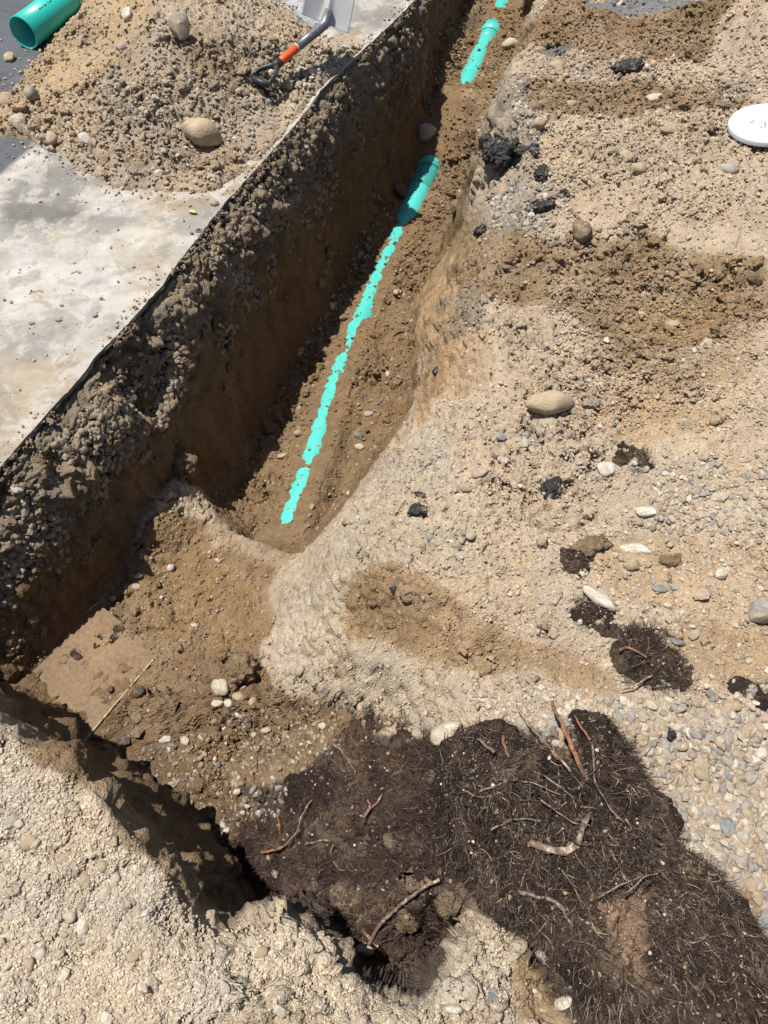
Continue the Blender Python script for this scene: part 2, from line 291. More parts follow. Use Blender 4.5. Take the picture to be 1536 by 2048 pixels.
# ---------------------------------------------------------------- materials
def mat(name, col=None, rough=.9, vcol=False, var=.15, nsc=60, bump=(.3, 400, .002), rnd=0, dirt=None, metal=0, spec=.3, vor=False, wet=False, unit=False):
    m = bpy.data.materials.new(name); m.use_nodes = True; t = m.node_tree; N = t.nodes; K = t.links; b = N['Principled BSDF']
    b.inputs['Roughness'].default_value = rough; b.inputs['Metallic'].default_value = metal; b.inputs['Specular IOR Level'].default_value = spec
    tc = N.new('ShaderNodeTexCoord'); co = tc.outputs['Object']
    if unit:
        oi0 = N.new('ShaderNodeObjectInfo'); ad = N.new('ShaderNodeVectorMath'); ad.operation = 'MULTIPLY_ADD'; K.new(co, ad.inputs[0]); ad.inputs[1].default_value = (1, 1, .7); cx0 = N.new('ShaderNodeCombineXYZ'); m0 = N.new('ShaderNodeMath'); m0.operation = 'MULTIPLY'; m0.inputs[1].default_value = 37; K.new(oi0.outputs['Random'], m0.inputs[0]); K.new(m0.outputs[0], cx0.inputs[0]); K.new(m0.outputs[0], cx0.inputs[1]); K.new(cx0.outputs[0], ad.inputs[2]); co = ad.outputs[0]
    if vcol:
        a = N.new('ShaderNodeAttribute'); a.attribute_name = 'Col'; src = a.outputs['Color']
    else:
        r = N.new('ShaderNodeRGB'); r.outputs[0].default_value = (*col, 1); src = r.outputs[0]
    def noise(sc_, d=4, ro=.6):
        n = N.new('ShaderNodeTexNoise'); n.inputs['Scale'].default_value = sc_; n.inputs['Detail'].default_value = d; n.inputs['Roughness'].default_value = ro; K.new(co, n.inputs['Vector']); return n
    n = noise(nsc)
    mr = N.new('ShaderNodeMapRange'); mr.inputs['From Min'].default_value = .3; mr.inputs['From Max'].default_value = .7; mr.inputs['To Min'].default_value = 1-var; mr.inputs['To Max'].default_value = 1+var
    K.new(n.outputs['Fac'], mr.inputs['Value']); fac = mr.outputs[0]
    if rnd:
        oi = N.new('ShaderNodeObjectInfo'); m2 = N.new('ShaderNodeMapRange'); m2.inputs['To Min'].default_value = 1-rnd; m2.inputs['To Max'].default_value = 1+rnd
        K.new(oi.outputs['Random'], m2.inputs['Value']); mu = N.new('ShaderNodeMath'); mu.operation = 'MULTIPLY'; K.new(fac, mu.inputs[0]); K.new(m2.outputs[0], mu.inputs[1]); fac = mu.outputs[0]
    vm = N.new('ShaderNodeVectorMath'); vm.operation = 'SCALE'; K.new(src, vm.inputs[0]); K.new(fac, vm.inputs['Scale']); out = vm.outputs[0]
    if dirt:
        n2 = noise(dirt[1], 6, .7); r2 = N.new('ShaderNodeMapRange'); r2.inputs['From Min'].default_value = dirt[2]; r2.inputs['From Max'].default_value = dirt[3]; K.new(n2.outputs['Fac'], r2.inputs['Value'])
        mx = N.new('ShaderNodeMix'); mx.data_type = 'RGBA'; K.new(r2.outputs[0], mx.inputs[0]); K.new(out, mx.inputs[6]); mx.inputs[7].default_value = (*dirt[0], 1); out = mx.outputs[2]
        rr = N.new('ShaderNodeMapRange'); rr.inputs['To Min'].default_value = rough; rr.inputs['To Max'].default_value = .95; K.new(r2.outputs[0], rr.inputs['Value']); K.new(rr.outputs[0], b.inputs['Roughness'])
    K.new(out, b.inputs['Base Color'])
    if wet:
        a = N.new('ShaderNodeAttribute'); a.attribute_name = 'Wet'; rr = N.new('ShaderNodeMapRange'); rr.inputs['To Min'].default_value = rough; rr.inputs['To Max'].default_value = .28; K.new(a.outputs['Fac'], rr.inputs['Value']); K.new(rr.outputs[0], b.inputs['Roughness'])
    if bump:
        n3 = noise(bump[1], 3, .65); bp = N.new('ShaderNodeBump'); bp.inputs['Strength'].default_value = bump[0]; bp.inputs['Distance'].default_value = bump[2]; h = n3.outputs['Fac']
        if vor:
            v = N.new('ShaderNodeTexVoronoi'); v.inputs['Scale'].default_value = bump[1]*.55; K.new(co, v.inputs['Vector']); s_ = N.new('ShaderNodeMath'); s_.operation = 'SUBTRACT'; K.new(h, s_.inputs[0]); K.new(v.outputs['Distance'], s_.inputs[1]); h = s_.outputs[0]
        K.new(h, bp.inputs['Height']); K.new(bp.outputs[0], b.inputs['Normal'])
    return m
M = {}
M['soil'] = mat('soil', vcol=True, rough=.95, var=.2, nsc=170, bump=(1.0, 300, .004), vor=True, wet=True, spec=.15)
M['crumb'] = mat('crumb', vcol=True, rough=.97, var=.12, nsc=300, bump=(.6, 500, .001), spec=.1)
M['gravel'] = mat('gravel', vcol=True, rough=.88, var=.14, nsc=120, bump=(.5, 350, .001), spec=.25)
DUST = (.40, .31, .205)
ST = dict(unit=True, nsc=2.2, var=.22)
M['tan'] = mat('stone_tan', (.37, .29, .195), .85, rnd=.10, bump=(.7, 7, .006), dirt=((.34, .255, .165), 1.6, .42, .6), **ST)
M['cream'] = mat('stone_cream', (.42, .37, .28), .85, rnd=.10, bump=(.7, 7, .006), dirt=((.36, .28, .19), 1.5, .46, .66), **ST)
M['white'] = mat('stone_white', (.47, .44, .38), .85, rnd=.12, bump=(.7, 8, .004), dirt=((.38, .295, .205), 1.7, .45, .62), **ST)
M['grey'] = mat('stone_grey', (.24, .23, .21), .8, rnd=.25, bump=(.7, 8, .004), dirt=((.36, .285, .2), 1.5, .42, .6), **ST)
M['blue'] = mat('stone_blue_grey', (.16, .175, .18), .8, rnd=.25, bump=(.7, 8, .004), dirt=((.36, .285, .2), 1.6, .46, .64), **ST)
M['brown'] = mat('stone_brown', (.17, .12, .075), .9, rnd=.2, bump=(1, 7, .008), dirt=((.30, .22, .14), 2, .42, .6), **ST)
M['pink'] = mat('stone_pink', (.31, .22, .175), .85, rnd=.15, bump=(.7, 8, .004), dirt=((.38, .30, .21), 1.6, .46, .64), **ST)
M['wetstone'] = mat('wet_stone', (.055, .047, .042), .4, rnd=.2, bump=(.7, 7, .005), dirt=((.17, .115, .07), 1.6, .45, .6), **ST)
M['tar'] = mat('tar', (.028, .027, .027), .5, rnd=.2, nsc=90, var=.4, bump=(1, 180, .006), dirt=((.24, .195, .145), 50, .53, .62), vor=True)
M['clod'] = mat('clod', (.155, .108, .062), .95, nsc=60, var=.25, bump=(1, 150, .006), vor=True, dirt=((.28, .19, .11), 45, .52, .7))
M['pvc'] = mat('pvc', (.06, .43, .375), .4, var=.05, nsc=8, bump=(.05, 60, .001), dirt=((.20, .135, .075), 34, .60, .64), spec=.5)
M['pvc_clean'] = mat('pvc_clean', (.02, .42, .345), .35, var=.03, nsc=8, bump=(.04, 60, .001), dirt=((.34, .28, .18), 34, .72, .8), spec=.5)
M['ink'] = mat('ink', (.01, .06, .06), .6, bump=None)
M['steel'] = mat('steel', (.40, .40, .395), .5, metal=.35, var=.08, nsc=14, bump=(.12, 90, .001), dirt=((.42, .37, .30), 22, .6, .75))
M['dark_steel'] = mat('dark_steel', (.16, .17, .19), .42, metal=.55, var=.2, nsc=40, bump=(.15, 90, .001), dirt=((.35, .29, .2), 50, .6, .72))
M['orange'] = mat('orange', (.68, .085, .02), .45, var=.06, nsc=30, bump=(.1, 90, .001), dirt=((.3, .14, .08), 40, .62, .7))
M['silver'] = mat('silver', (.45, .44, .38), .5, bump=None)
M['black'] = mat('black_plastic', (.028, .030, .034), .42, var=.2, nsc=40, bump=(.1, 90, .001), dirt=((.30, .25, .18), 50, .58, .72))
M['lid'] = mat('lid', (.56, .575, .60), .4, var=.02, nsc=10, bump=None, spec=.4)
M['mud'] = mat('mud', (.30, .21, .17), .9, bump=None, var=.2)
M['gold'] = mat('sticker', (.50, .38, .10), .6, bump=None)
M['root_dark'] = mat('root_dark', vcol=True, rough=.85, var=.2, nsc=120, bump=None, spec=.2)
M['peat'] = mat('peat', vcol=True, rough=.97, var=.35, nsc=90, bump=(1, 220, .006), spec=.1, vor=True)
M['bark'] = mat('bark', (.16, .10, .07), .85, var=.35, nsc=60, bump=(.6, 120, .003), dirt=((.42, .35, .26), 45, .52, .62))
M['pale_root'] = mat('pale_root', (.22, .18, .135), .85, var=.3, nsc=70, bump=(.5, 120, .002), dirt=((.07, .048, .035), 60, .44, .56))
M['orange_wood'] = mat('orange_wood', (.34, .14, .065), .7, var=.3, nsc=50, bump=(.3, 120, .002), dirt=((.10, .06, .042), 50, .42, .56))
M['yellow'] = mat('yellow', (.55, .5, .12), .6, bump=None)
# ---------------------------------------------------------------- colour masks laid on the ground in plan
def warp(X, Y, a=.03, f=9): return X+a*fbm(X, Y, X*0, f, 3, 61), Y+a*fbm(X, Y, X*0, f, 3, 67)
def poly_mask(px_poly, soft=.02):
    q = [hit(a, b) for a, b in px_poly]; q = [(v.x, v.y) for v in q]; q.append(q[0])
    return q, soft
def eval_poly(pm, X, Y):
    q, soft = pm
    xs = [a[0] for a in q]; ys = [a[1] for a in q]; out = np.zeros(X.shape, np.float32)
    bb = (X > min(xs)-.15) & (X < max(xs)+.15) & (Y > min(ys)-.15) & (Y < max(ys)+.15)
    x, y = X[bb], Y[bb]; ins = np.zeros(x.shape, bool); d = np.full(x.shape, 9.)
    for (ax, ay), (bx, by) in zip(q[:-1], q[1:]):
        c = ((ay > y) != (by > y)) & (x < (bx-ax)*(y-ay)/(by-ay+1e-12)+ax); ins ^= c
        dx, dy = bx-ax, by-ay; l = dx*dx+dy*dy+1e-12
        t = np.clip(((x-ax)*dx+(y-ay)*dy)/l, 0, 1); d = np.minimum(d, np.hypot(x-ax-t*dx, y-ay-t*dy))
    out[bb] = sstep(-soft, soft, np.where(ins, d, -d)); return out
TAN = np.array([.375, .293, .206]); TANP = np.array([.43, .356, .265]); BRN = np.array([.165, .110, .060]); OCH = np.array([.28, .180, .092]); GRY = np.array([.26, .225, .18])
DKB = np.array([.095, .060, .034]); RED = np.array([.20, .095, .04]); PNK = np.array([.36, .275, .20]); WETC = np.array([.15, .096, .055]); PEAT = np.array([.030, .021, .017]); BANK = np.array([.33, .235, .135])
regions = [([(540, 1085), (596, 1106), (712, 960), (832, 780), (822, 650), (925, 425), (962, 335), (960, 255), (990, 200), (1064, 10), (1085, -60), (940, -60), (850, 200), (780, 330), (600, 650), (530, 800), (450, 960)], BRN*1.08, 1, .03, .85, 0),  # polygon in photo points, colour, strength, edge softness, clod factor, wet
 ([(0, 1430), (90, 1500), (180, 1560), (300, 1700), (440, 1850), (620, 1835), (700, 1950), (860, 1990), (950, 1830), (1040, 1880), (1060, 2060), (-60, 2060), (-60, 1430)], TANP*.96, 1, .02, 1.15, 0),
 ([(-50, 1300), (200, 1210), (330, 1000), (420, 1040), (590, 1110), (560, 1200), (520, 1300), (560, 1380), (700, 1430), (760, 1500), (640, 1620), (500, 1800), (380, 1780), (230, 1620), (60, 1480), (-50, 1420)], BRN*1.15, 1, .03, .75, 0),
 ([(330, 1030), (420, 1045), (590, 1115), (560, 1200), (530, 1290), (400, 1300), (300, 1290), (270, 1180)], OCH*.80, .8, .05, .35, 0),
 ([(400, 1045), (450, 1040), (600, 1110), (585, 1150), (500, 1110), (420, 1090)], TAN*.95, .6, .03, .5, 0),
 ([(20, 1350), (200, 1215), (330, 1310), (170, 1490), (40, 1400)], WETC*1.05, .8, .02, .12, .9),
 ([(330, 1330), (480, 1290), (530, 1380), (430, 1470), (270, 1520), (200, 1480)], WETC*1.1, .7, .03, .35, .25),
 ([(430, 1400), (640, 1400), (760, 1450), (720, 1540), (600, 1600), (420, 1640), (300, 1600), (280, 1500)], BRN*1.0, .8, .03, 1.1, 0),
 ([(560, 1140), (640, 1070), (740, 960), (830, 860), (960, 980), (960, 1150), (700, 1160), (700, 1290), (960, 1370), (860, 1480), (700, 1420), (560, 1360), (530, 1230)], TANP*.85, .85, .03, .45, 0),
 ([(695, 1130), (800, 1130), (960, 1230), (1200, 1350), (1260, 1385), (1180, 1390), (1000, 1330), (860, 1320), (700, 1290)], BRN*1.55, .85, .025, .7, 0),
 ([(690, 1150), (780, 1180), (880, 1270), (850, 1310), (720, 1290)], BRN*1.25, .7, .03, .7, 0),
 ([(830, 860), (840, 720), (830, 600), (900, 500), (960, 560), (900, 760)], OCH*1.15, .8, .03, .2, 0),
 ([(870, 700), (990, 690), (990, 780), (890, 800)], OCH*1.2, .6, .03, .25, 0),
 ([(900, 480), (1060, 470), (1300, 470), (1536, 520), (1560, 620), (1450, 680), (1250, 720), (1150, 640), (960, 590), (900, 560)], BRN*1.22, .9, .05, .9, 0),
 ([(1250, 600), (1536, 620), (1500, 760), (1350, 800), (1200, 720)], BRN*1.5, .6, .06, 1.1, 0),
 ([(1130, 780), (1300, 790), (1450, 850), (1300, 900), (1150, 850)], OCH*1.0, .5, .05, .6, 0),
 ([(1030, 20), (1120, 0), (1536, -40), (1440, 60), (1420, 120), (1250, 130), (1060, 90)], BRN*1.15, .95, .03, .8, 0),
 ([(1040, 165), (1250, 160), (1536, 150), (1536, 195), (1300, 225), (1100, 230), (1030, 195)], BRN*1.1, .85, .04, .8, 0),
 ([(1060, 100), (1300, 100), (1300, 155), (1060, 165)], PNK*.85, .5, .03, .6, 0),
 ([(1400, 130), (1536, 0), (1600, 60), (1600, 220), (1450, 200)], PNK, .8, .04, .8, 0),
 ([(960, 200), (1060, 200), (1100, 260), (1040, 400), (980, 350)], GRY*.8, .7, .04, 1.2, 0),
 ([(900, 440), (1000, 400), (1110, 380), (1100, 460), (980, 500)], GRY*.9, .6, .03, .8, 0),
 ([(880, 600), (960, 560), (960, 640), (900, 680)], GRY*.6, .6, .03, 1, 0),
 ([(1100, 260), (1330, 240), (1536, 220), (1536, 460), (1200, 440), (1120, 400)], TAN*.92, .5, .06, 1, 0),
 ([(1120, 1080), (1536, 1060), (1560, 1280), (1200, 1180)], BRN*1.9, .45, .05, .7, 0),
 ([(1310, 1290), (1380, 1260), (1560, 1260), (1560, 1380), (1420, 1380)], BRN*1.7, .75, .04, .4, 0),
 ([(1360, 1690), (1480, 1760), (1560, 1880), (1560, 2000), (1460, 1900), (1400, 1800)], BRN*1.35, .95, .02, .3, .1),
 ([(1040, 1890), (1130, 1960), (1160, 2060), (1040, 2060)], BRN*1.5, .9, .02, .35, .1),
 ([(1000, 1450), (1280, 1400), (1560, 1380), (1560, 1760), (1380, 1680), (1260, 1480)], PNK*1.05, .6, .06, .6, 0),
 ([(0, 230), (120, 40), (200, -40), (330, -40), (300, 60), (180, 180), (80, 260), (0, 300)], TAN*np.array([1.0, .93, .8])*.92, .9, .05, .9, 0),
 ([(260, 80), (500, 60), (620, 100), (560, 220), (380, 260), (200, 250), (180, 160)], np.array([.25, .20, .145]), .5, .08, 1.2, 0),
 ([(360, 90), (520, 100), (480, 200), (380, 200)], BRN*1.1, .5, .05, 1.3, 0),
 ([(180, 270), (560, 230), (560, 290), (440, 410), (200, 400), (100, 320)], PNK*.8, .7, .05, .8, 0),
 ([(450, 1620), (560, 1560), (700, 1480), (880, 1500), (1000, 1450), (1230, 1440), (1300, 1600), (1380, 1720), (1440, 1830), (1560, 1960), (1560, 2060), (1160, 2060), (1040, 1880), (950, 1820), (850, 1960), (700, 1880), (560, 1800), (460, 1720)], PEAT*1.6, .9, .02, 1, 0),
 ([(560, 1780), (700, 1800), (820, 1720), (950, 1780), (850, 1960), (700, 1890)], BRN*.95, .6, .03, 1.1, 0),
 ([(1170, 12), (1240, -20), (1440, -60), (1420, 0), (1400, 12), (1330, 22), (1250, 30), (1215, 22)], np.array([.16, .155, .15]), 1, .012, .06, 0),
 ([(1068, 104), (1090, 92), (1130, 94), (1155, 103), (1140, 108), (1085, 108)], np.array([.14, .135, .13]), 1, .012, .06, 0),
]
regs = [(poly_mask(p, s), c, st, cl, wt) for p, c, st, s, cl, wt in regions]
def soil_maps(X, Y, Z, slope):
    """base colour, clod strength, wetness at ground points"""
    wx, wy = warp(X, Y, .05, 7); n1 = X.shape
    col = np.tile(TAN.astype(np.float32), (X.size, 1)); clod = np.full(n1, .8, np.float32); wet = np.zeros(n1, np.float32)
    rdv = smp(RD, X, Y)
    lowm = (1-sstep(-.74, -.62, Z))*(Y > 1.3)          # trench floor and lower walls are moist
    m = np.clip(lowm, 0, 1)[:, None]; col = col*(1-m)+BRN*1.03*m; clod = clod*(1-m[:, 0])+.7*m[:, 0]
    edn = fbm(X, Y, X*0, 22, 4, 71, .65); edn2 = fbm(X, Y, X*0, 9, 3, 73)
    for pm, c, st, cl, wt in regs:
        k = eval_poly(pm, wx, wy)
        if not k.any(): continue
        if pm[1] > .0: k = .45*k+.55*sstep(.36, .64, k+.30*edn)
        k = k*st*(1-.25*np.clip(-edn2*3, 0, 1))
        col = col*(1-k[:, None])+c*k[:, None]; clod = clod*(1-k)+cl*k; wet = wet*(1-k)+wt*k
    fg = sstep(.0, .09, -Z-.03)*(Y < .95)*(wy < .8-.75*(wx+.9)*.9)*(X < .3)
    fg = np.clip(fg, 0, 1)*.85; fc_ = np.where((X > -.38)[:, None], PEAT*2.2, BRN*.8); col = col*(1-fg[:, None])+fc_*fg[:, None]  # shade on the spoil's far side and in the hole, put into the colour
    inl = (rdv > -.04) & (rdv < .3) & (Z < .0)
    # left wall: grey rubble under the pavement, then brown, then reddish earth
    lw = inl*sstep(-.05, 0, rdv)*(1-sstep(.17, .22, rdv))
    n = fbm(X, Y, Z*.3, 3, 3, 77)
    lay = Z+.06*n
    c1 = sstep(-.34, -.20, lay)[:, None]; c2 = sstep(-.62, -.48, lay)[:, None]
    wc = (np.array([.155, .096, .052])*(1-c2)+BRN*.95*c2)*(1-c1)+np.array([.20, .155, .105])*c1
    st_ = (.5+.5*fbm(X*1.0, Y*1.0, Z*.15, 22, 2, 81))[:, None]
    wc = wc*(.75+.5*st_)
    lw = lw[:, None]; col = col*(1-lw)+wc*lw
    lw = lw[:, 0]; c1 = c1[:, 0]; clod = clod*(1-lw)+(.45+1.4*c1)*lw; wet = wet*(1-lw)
    big = (1+.16*fbm(X, Y, Z, 4, 4, 90)+.12*fbm(X, Y, Z, 20, 3, 95))[:, None]
    col = col*big; hue = fbm(X, Y, Z, 6, 3, 99)
    col[:, 0] *= 1+.05*hue; col[:, 2] *= 1-.10*hue
    clod = clod*np.where(lw > .5, 1, .42+.95*sstep(-.28, .22, fbm(X, Y, X*0, 3.4, 3, 97)))
    return np.clip(col, .01, .9), clod, wet, lw
# ---------------------------------------------------------------- the dug ground: one fine sheet, rows across the view, columns spread evenly along the section
ys = []; y = -.75
while y < 7.6:
    ys.append(y); y += .0042+.0019*max(0, y-.2)
ys = np.array(ys); NCOL = 1400
XL = -(1.75+.30*np.clip(ys, 0, 9)); XR = 1.15+.34*np.clip(ys, 0, 9)
XR = np.minimum(XR, 3.3); XL = np.maximum(XL, -3.4)
cols_x = np.zeros((len(ys), NCOL), np.float32); K_ = 2200
tt = np.linspace(0, 1, K_)
cum = np.zeros((len(ys), K_))
for j, yy in enumerate(ys):
    xx = XL[j]+(XR[j]-XL[j])*tt; zz = smp(HF, xx, np.full(K_, yy))
    ds = np.hypot(np.diff(xx), np.diff(zz)*1.0); cum[j, 1:] = np.cumsum(ds)
    cum[j] /= cum[j, -1]
kk = 15; pad = np.pad(cum, [(kk, kk), (0, 0)], mode='edge'); cs = np.cumsum(np.vstack([np.zeros((1, K_)), pad]), 0); cum = (cs[2*kk+1:]-cs[:-2*kk-1])/(2*kk+1)
for j in range(len(ys)): cols_x[j] = XL[j]+(XR[j]-XL[j])*np.interp(np.linspace(0, 1, NCOL), cum[j], tt)
X = cols_x.astype(np.float64); Y = np.repeat(ys[:, None], NCOL, 1); Z = smp(HF, X, Y).astype(np.float64)
Pn = np.stack([X, Y, Z], -1)
def gridnorm(Pn):
    du = np.gradient(Pn, axis=1); dv = np.gradient(Pn, axis=0); n = np.cross(du, dv); return n/(np.linalg.norm(n, axis=-1, keepdims=True)+1e-12)
Nn = gridnorm(Pn); shp = X.shape
x, y_, z = X.ravel(), Y.ravel(), Z.ravel(); nz = Nn[..., 2].ravel()
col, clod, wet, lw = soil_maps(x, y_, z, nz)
rdv = smp(RD, x, y_)
under = (rdv < -.02)&(z < -.004)
f1, id1 = worley(x, y_, z, 26, 1); f2, id2 = worley(x, y_, z, 62, 11)
stp = 1-np.clip(nz, 0, 1)
wallm = np.clip(stp*1.6-.25, 0, 1)*(z < np.where(y_ < .95, .12, .02))
nearp = (1-sstep(.5, .9, y_+.5*x))*(z > -.1)
disp = clod*(.0175*(1-.5*nearp)*(.55-f1)*sstep(-.2, .35, fbm(x, y_, z, 5, 2, 120)) + .0072*(.55-f2)+.0030*fbm(x, y_, z, 150, 1, 130))
disp += .020*clod*fbm(x, y_, z, 24, 3, 134)-.022*clod*(1-sstep(0, .16, np.abs(fbm(x, y_, z, 11, 3, 136))))*sstep(-.1, .2, fbm(x, y_, z, 4, 2, 138))
disp += wallm*(.020*fbm(x, y_, z*.35, 7, 3, 140)+.075*np.maximum(fbm(x, y_, z*.8, 13, 4, 145), 0)*np.maximum(sstep(-.75, -.15, z), y_ < .95)+.010*fbm(x, y_, z*.3, 30, 3, 150)+.010*fbm(x, y_, z, 30, 3, 152))
cr1 = np.abs(fbm(x, y_, z, 7, 3, 160)); disp -= .012*(1-sstep(0, .035, cr1))*sstep(.6, 1.1, clod)*(nz > .5)
pdv = np.abs(smp(PD, x, y_)); disp = np.where(pdv < .09, disp*.28+.0030*fbm(x, y_, z, 40, 3, 133, .7), disp)
disp = np.where(under, 0, disp); disp = np.where((rdv < 0) & (z < .02), np.minimum(disp, .012), disp)
disp = np.where((rdv > -.03) & (rdv < .012) & (z > -.1), np.minimum(disp, .0), disp)
Pn = Pn+Nn*disp.reshape(shp)[..., None]
gv = (1+.13*(id1-.5)+.20*(id2-.5)+.20*np.clip(disp/.01, -1, 1)*0)[:, None]
col = np.clip(col*gv, .008, .9)
i = np.arange(shp[0]*shp[1]).reshape(shp)
F = np.stack([i[:-1, :-1], i[:-1, 1:], i[1:, 1:], i[1:, :-1]], -1).reshape(-1, 4)
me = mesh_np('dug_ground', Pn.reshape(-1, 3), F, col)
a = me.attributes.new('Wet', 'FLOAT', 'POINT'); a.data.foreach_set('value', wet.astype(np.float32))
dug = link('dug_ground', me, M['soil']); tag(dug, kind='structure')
ZF = Pn[..., 2]
def fine(x, y):      # height of the fine sheet
    j = np.clip(np.searchsorted(ys, y), 1, len(ys)-1); out = np.zeros(len(x))
    for q in range(len(x)):
        out[q] = np.interp(x[q], X[j[q]], ZF[j[q]])
    return out
# ground beyond, out to the horizon, below the fine sheet with an opening for it
def outer(xs, ys2, z, inner):
    V = [(a, b, z) for b in ys2 for a in xs]; n = len(xs); Fq = []
    for r in range(len(ys2)-1):
        for c in range(n-1):
            cx, cy = (xs[c]+xs[c+1])/2, (ys2[r]+ys2[r+1])/2
            if inner(cx, cy): continue
            Fq.append((r*n+c, r*n+c+1, (r+1)*n+c+1, (r+1)*n+c))
    return V, Fq
def inside(cx, cy): return -.7 < cy < 7.5 and -(1.6+.30*max(cy, 0)) < cx < 1.0+.34*max(cy, 0)
gx = sorted(set([-90, -40, -20, -10, -6]+[round(-5+.1*k, 3) for k in range(101)]+[6, 10, 20, 40, 90])); gy = sorted(set([-90, -40, -15, -6, -3]+[round(-2+.1*k, 3) for k in range(111)]+[12, 20, 45, 120]))
V, Fq = outer(gx, gy, -.05, inside)
ox = np.array(V); 
col2 = np.clip(np.tile(TAN*.9, (len(V), 1))*(1+.2*fbm(ox[:, 0], ox[:, 1], ox[:, 0]*0, 2, 3, 5))[:, None], 0, 1)
og = link('ground', mesh_np('ground', ox, Fq, col2), M['soil']); tag(og, kind='structure')
# ---------------------------------------------------------------- pavement (asphalt skin with dried pale slurry on it)
def pave_mat(pale=True):
    m = bpy.data.materials.new('pavement'); m.use_nodes = True; t = m.node_tree; N = t.nodes; K = t.links; b = N['Principled BSDF']
    a = N.new('ShaderNodeAttribute'); a.attribute_name = 'Col'; tc = N.new('ShaderNodeTexCoord')
    n = N.new('ShaderNodeTexNoise'); n.inputs['Scale'].default_value = 220; n.inputs['Detail'].default_value = 5; n.inputs['Roughness'].default_value = .75; K.new(tc.outputs['Object'], n.inputs['Vector'])
    mr = N.new('ShaderNodeMapRange'); mr.inputs['From Min'].default_value = .3; mr.inputs['From Max'].default_value = .7; mr.inputs['To Min'].default_value = .8; mr.inputs['To Max'].default_value = 1.2; K.new(n.outputs['Fac'], mr.inputs['Value'])
    src = a.outputs['Color']
    for sc_, f0, f1, cc3, st3 in ((7, .50, .56, (.40, .38, .345), .55), (11, .54, .60, (.25, .19, .12), .5), (34, .60, .66, (.12, .105, .09), .45), (5, .56, .60, (.16, .15, .135), .45), (90, .66, .70, (.06, .055, .05), .6)):
        nn = N.new('ShaderNodeTexNoise'); nn.inputs['Scale'].default_value = sc_; nn.inputs['Detail'].default_value = 8; nn.inputs['Roughness'].default_value = .68; nn.inputs['Distortion'].default_value = .4 if sc_ < 30 else 0; K.new(tc.outputs['Object'], nn.inputs['Vector'])
        q = N.new('ShaderNodeMapRange'); q.inputs['From Min'].default_value = f0; q.inputs['From Max'].default_value = f1; q.inputs['To Max'].default_value = st3; K.new(nn.outputs['Fac'], q.inputs['Value'])
        dk = N.new('ShaderNodeSeparateColor'); K.new(a.outputs['Color'], dk.inputs[0]); g3 = N.new('ShaderNodeMapRange'); g3.inputs['From Min'].default_value = .10; g3.inputs['From Max'].default_value = .16; K.new(dk.outputs[0], g3.inputs['Value'])
        mm = N.new('ShaderNodeMath'); mm.operation = 'MULTIPLY'; K.new(q.outputs[0], mm.inputs[0]); K.new(g3.outputs[0], mm.inputs[1])
        mx = N.new('ShaderNodeMix'); mx.data_type = 'RGBA'; K.new(mm.outputs[0], mx.inputs[0]); K.new(src, mx.inputs[6]); mx.inputs[7].default_value = (*cc3, 1); src = mx.outputs[2]
    vm = N.new('ShaderNodeVectorMath'); vm.operation = 'SCALE'; K.new(src, vm.inputs[0]); K.new(mr.outputs[0], vm.inputs['Scale']); K.new(vm.outputs[0], b.inputs['Base Color'])
    b.inputs['Roughness'].default_value = .85; b.inputs['Specular IOR Level'].default_value = .3
    bp = N.new('ShaderNodeBump'); bp.inputs['Strength'].default_value = .5; bp.inputs['Distance'].default_value = .0015; K.new(n.outputs['Fac'], bp.inputs['Height']); K.new(bp.outputs[0], b.inputs['Normal'])
    return m
M['pave'] = pave_mat()
# dense rim so that the cut edge can be ragged
rl = []
for (ax, ay), (bx, by) in zip(rim[:-1], rim[1:]):
    n = max(1, int(math.hypot(bx-ax, by-ay)/.012))
    for k in range(n): rl.append((ax+(bx-ax)*k/n, ay+(by-ay)*k/n))
rl.append(rim[-1]); rl = np.array(rl)
jg = .007*fbm(rl[:, 0], rl[:, 1], rl[:, 0]*0, 22, 4, 200, .65)+.012*np.minimum(0, fbm(rl[:, 0], rl[:, 1], rl[:, 0]*0, 5, 2, 210))*(rl[:, 1] < 1.9)
rl = rl+np.array(RN)*jg[:, None]
offs = np.concatenate([np.linspace(0, 1.6, 130), np.linspace(1.7, 5, 20), [8, 14, 30, 60]])
LNn = np.array([-RN[0], -RN[1]])
gxy = rl[:, None, :]+offs[None, :, None]*LNn
n0, n1 = gxy.shape[:2]
xs_, ys_ = gxy[..., 0].ravel(), gxy[..., 1].ravel(); zr = np.zeros_like(xs_)
zt = .0015*fbm(xs_, ys_, zr, 12, 2, 220)
pal = np.array([.30, .28, .25]); gre = np.array([.155, .145, .13]); tanp = np.array([.285, .225, .145]); asp = np.array([.075, .08, .09]); whi = np.array([.40, .38, .35])
wx, wy = warp(xs_, ys_, .06, 5)
n_a = fbm(wx, wy, zr, 2.6, 5, 230); n_b = fbm(wx, wy, zr, 5.5, 5, 240); n_c = fbm(xs_, ys_, zr, 30, 4, 250, .65); n_d = fbm(wx, wy, zr, 11, 4, 256)
pcx = np.tile(pal, (len(xs_), 1))
def mixc(c, k):
    global pcx
    k = np.clip(k, 0, 1)[:, None]; pcx = pcx*(1-k)+c*k
mixc(tanp, sstep(.02, .35, n_b)*.62); mixc(gre, sstep(.0, .3, n_a)*.45); mixc(whi, sstep(.1, .4, n_d)*.6); mixc(tanp*.8, sstep(.2, .55, n_c)*.35)
mixc(gre*.8, (1-sstep(0, .05, np.abs(n_d+.12)))*.35)
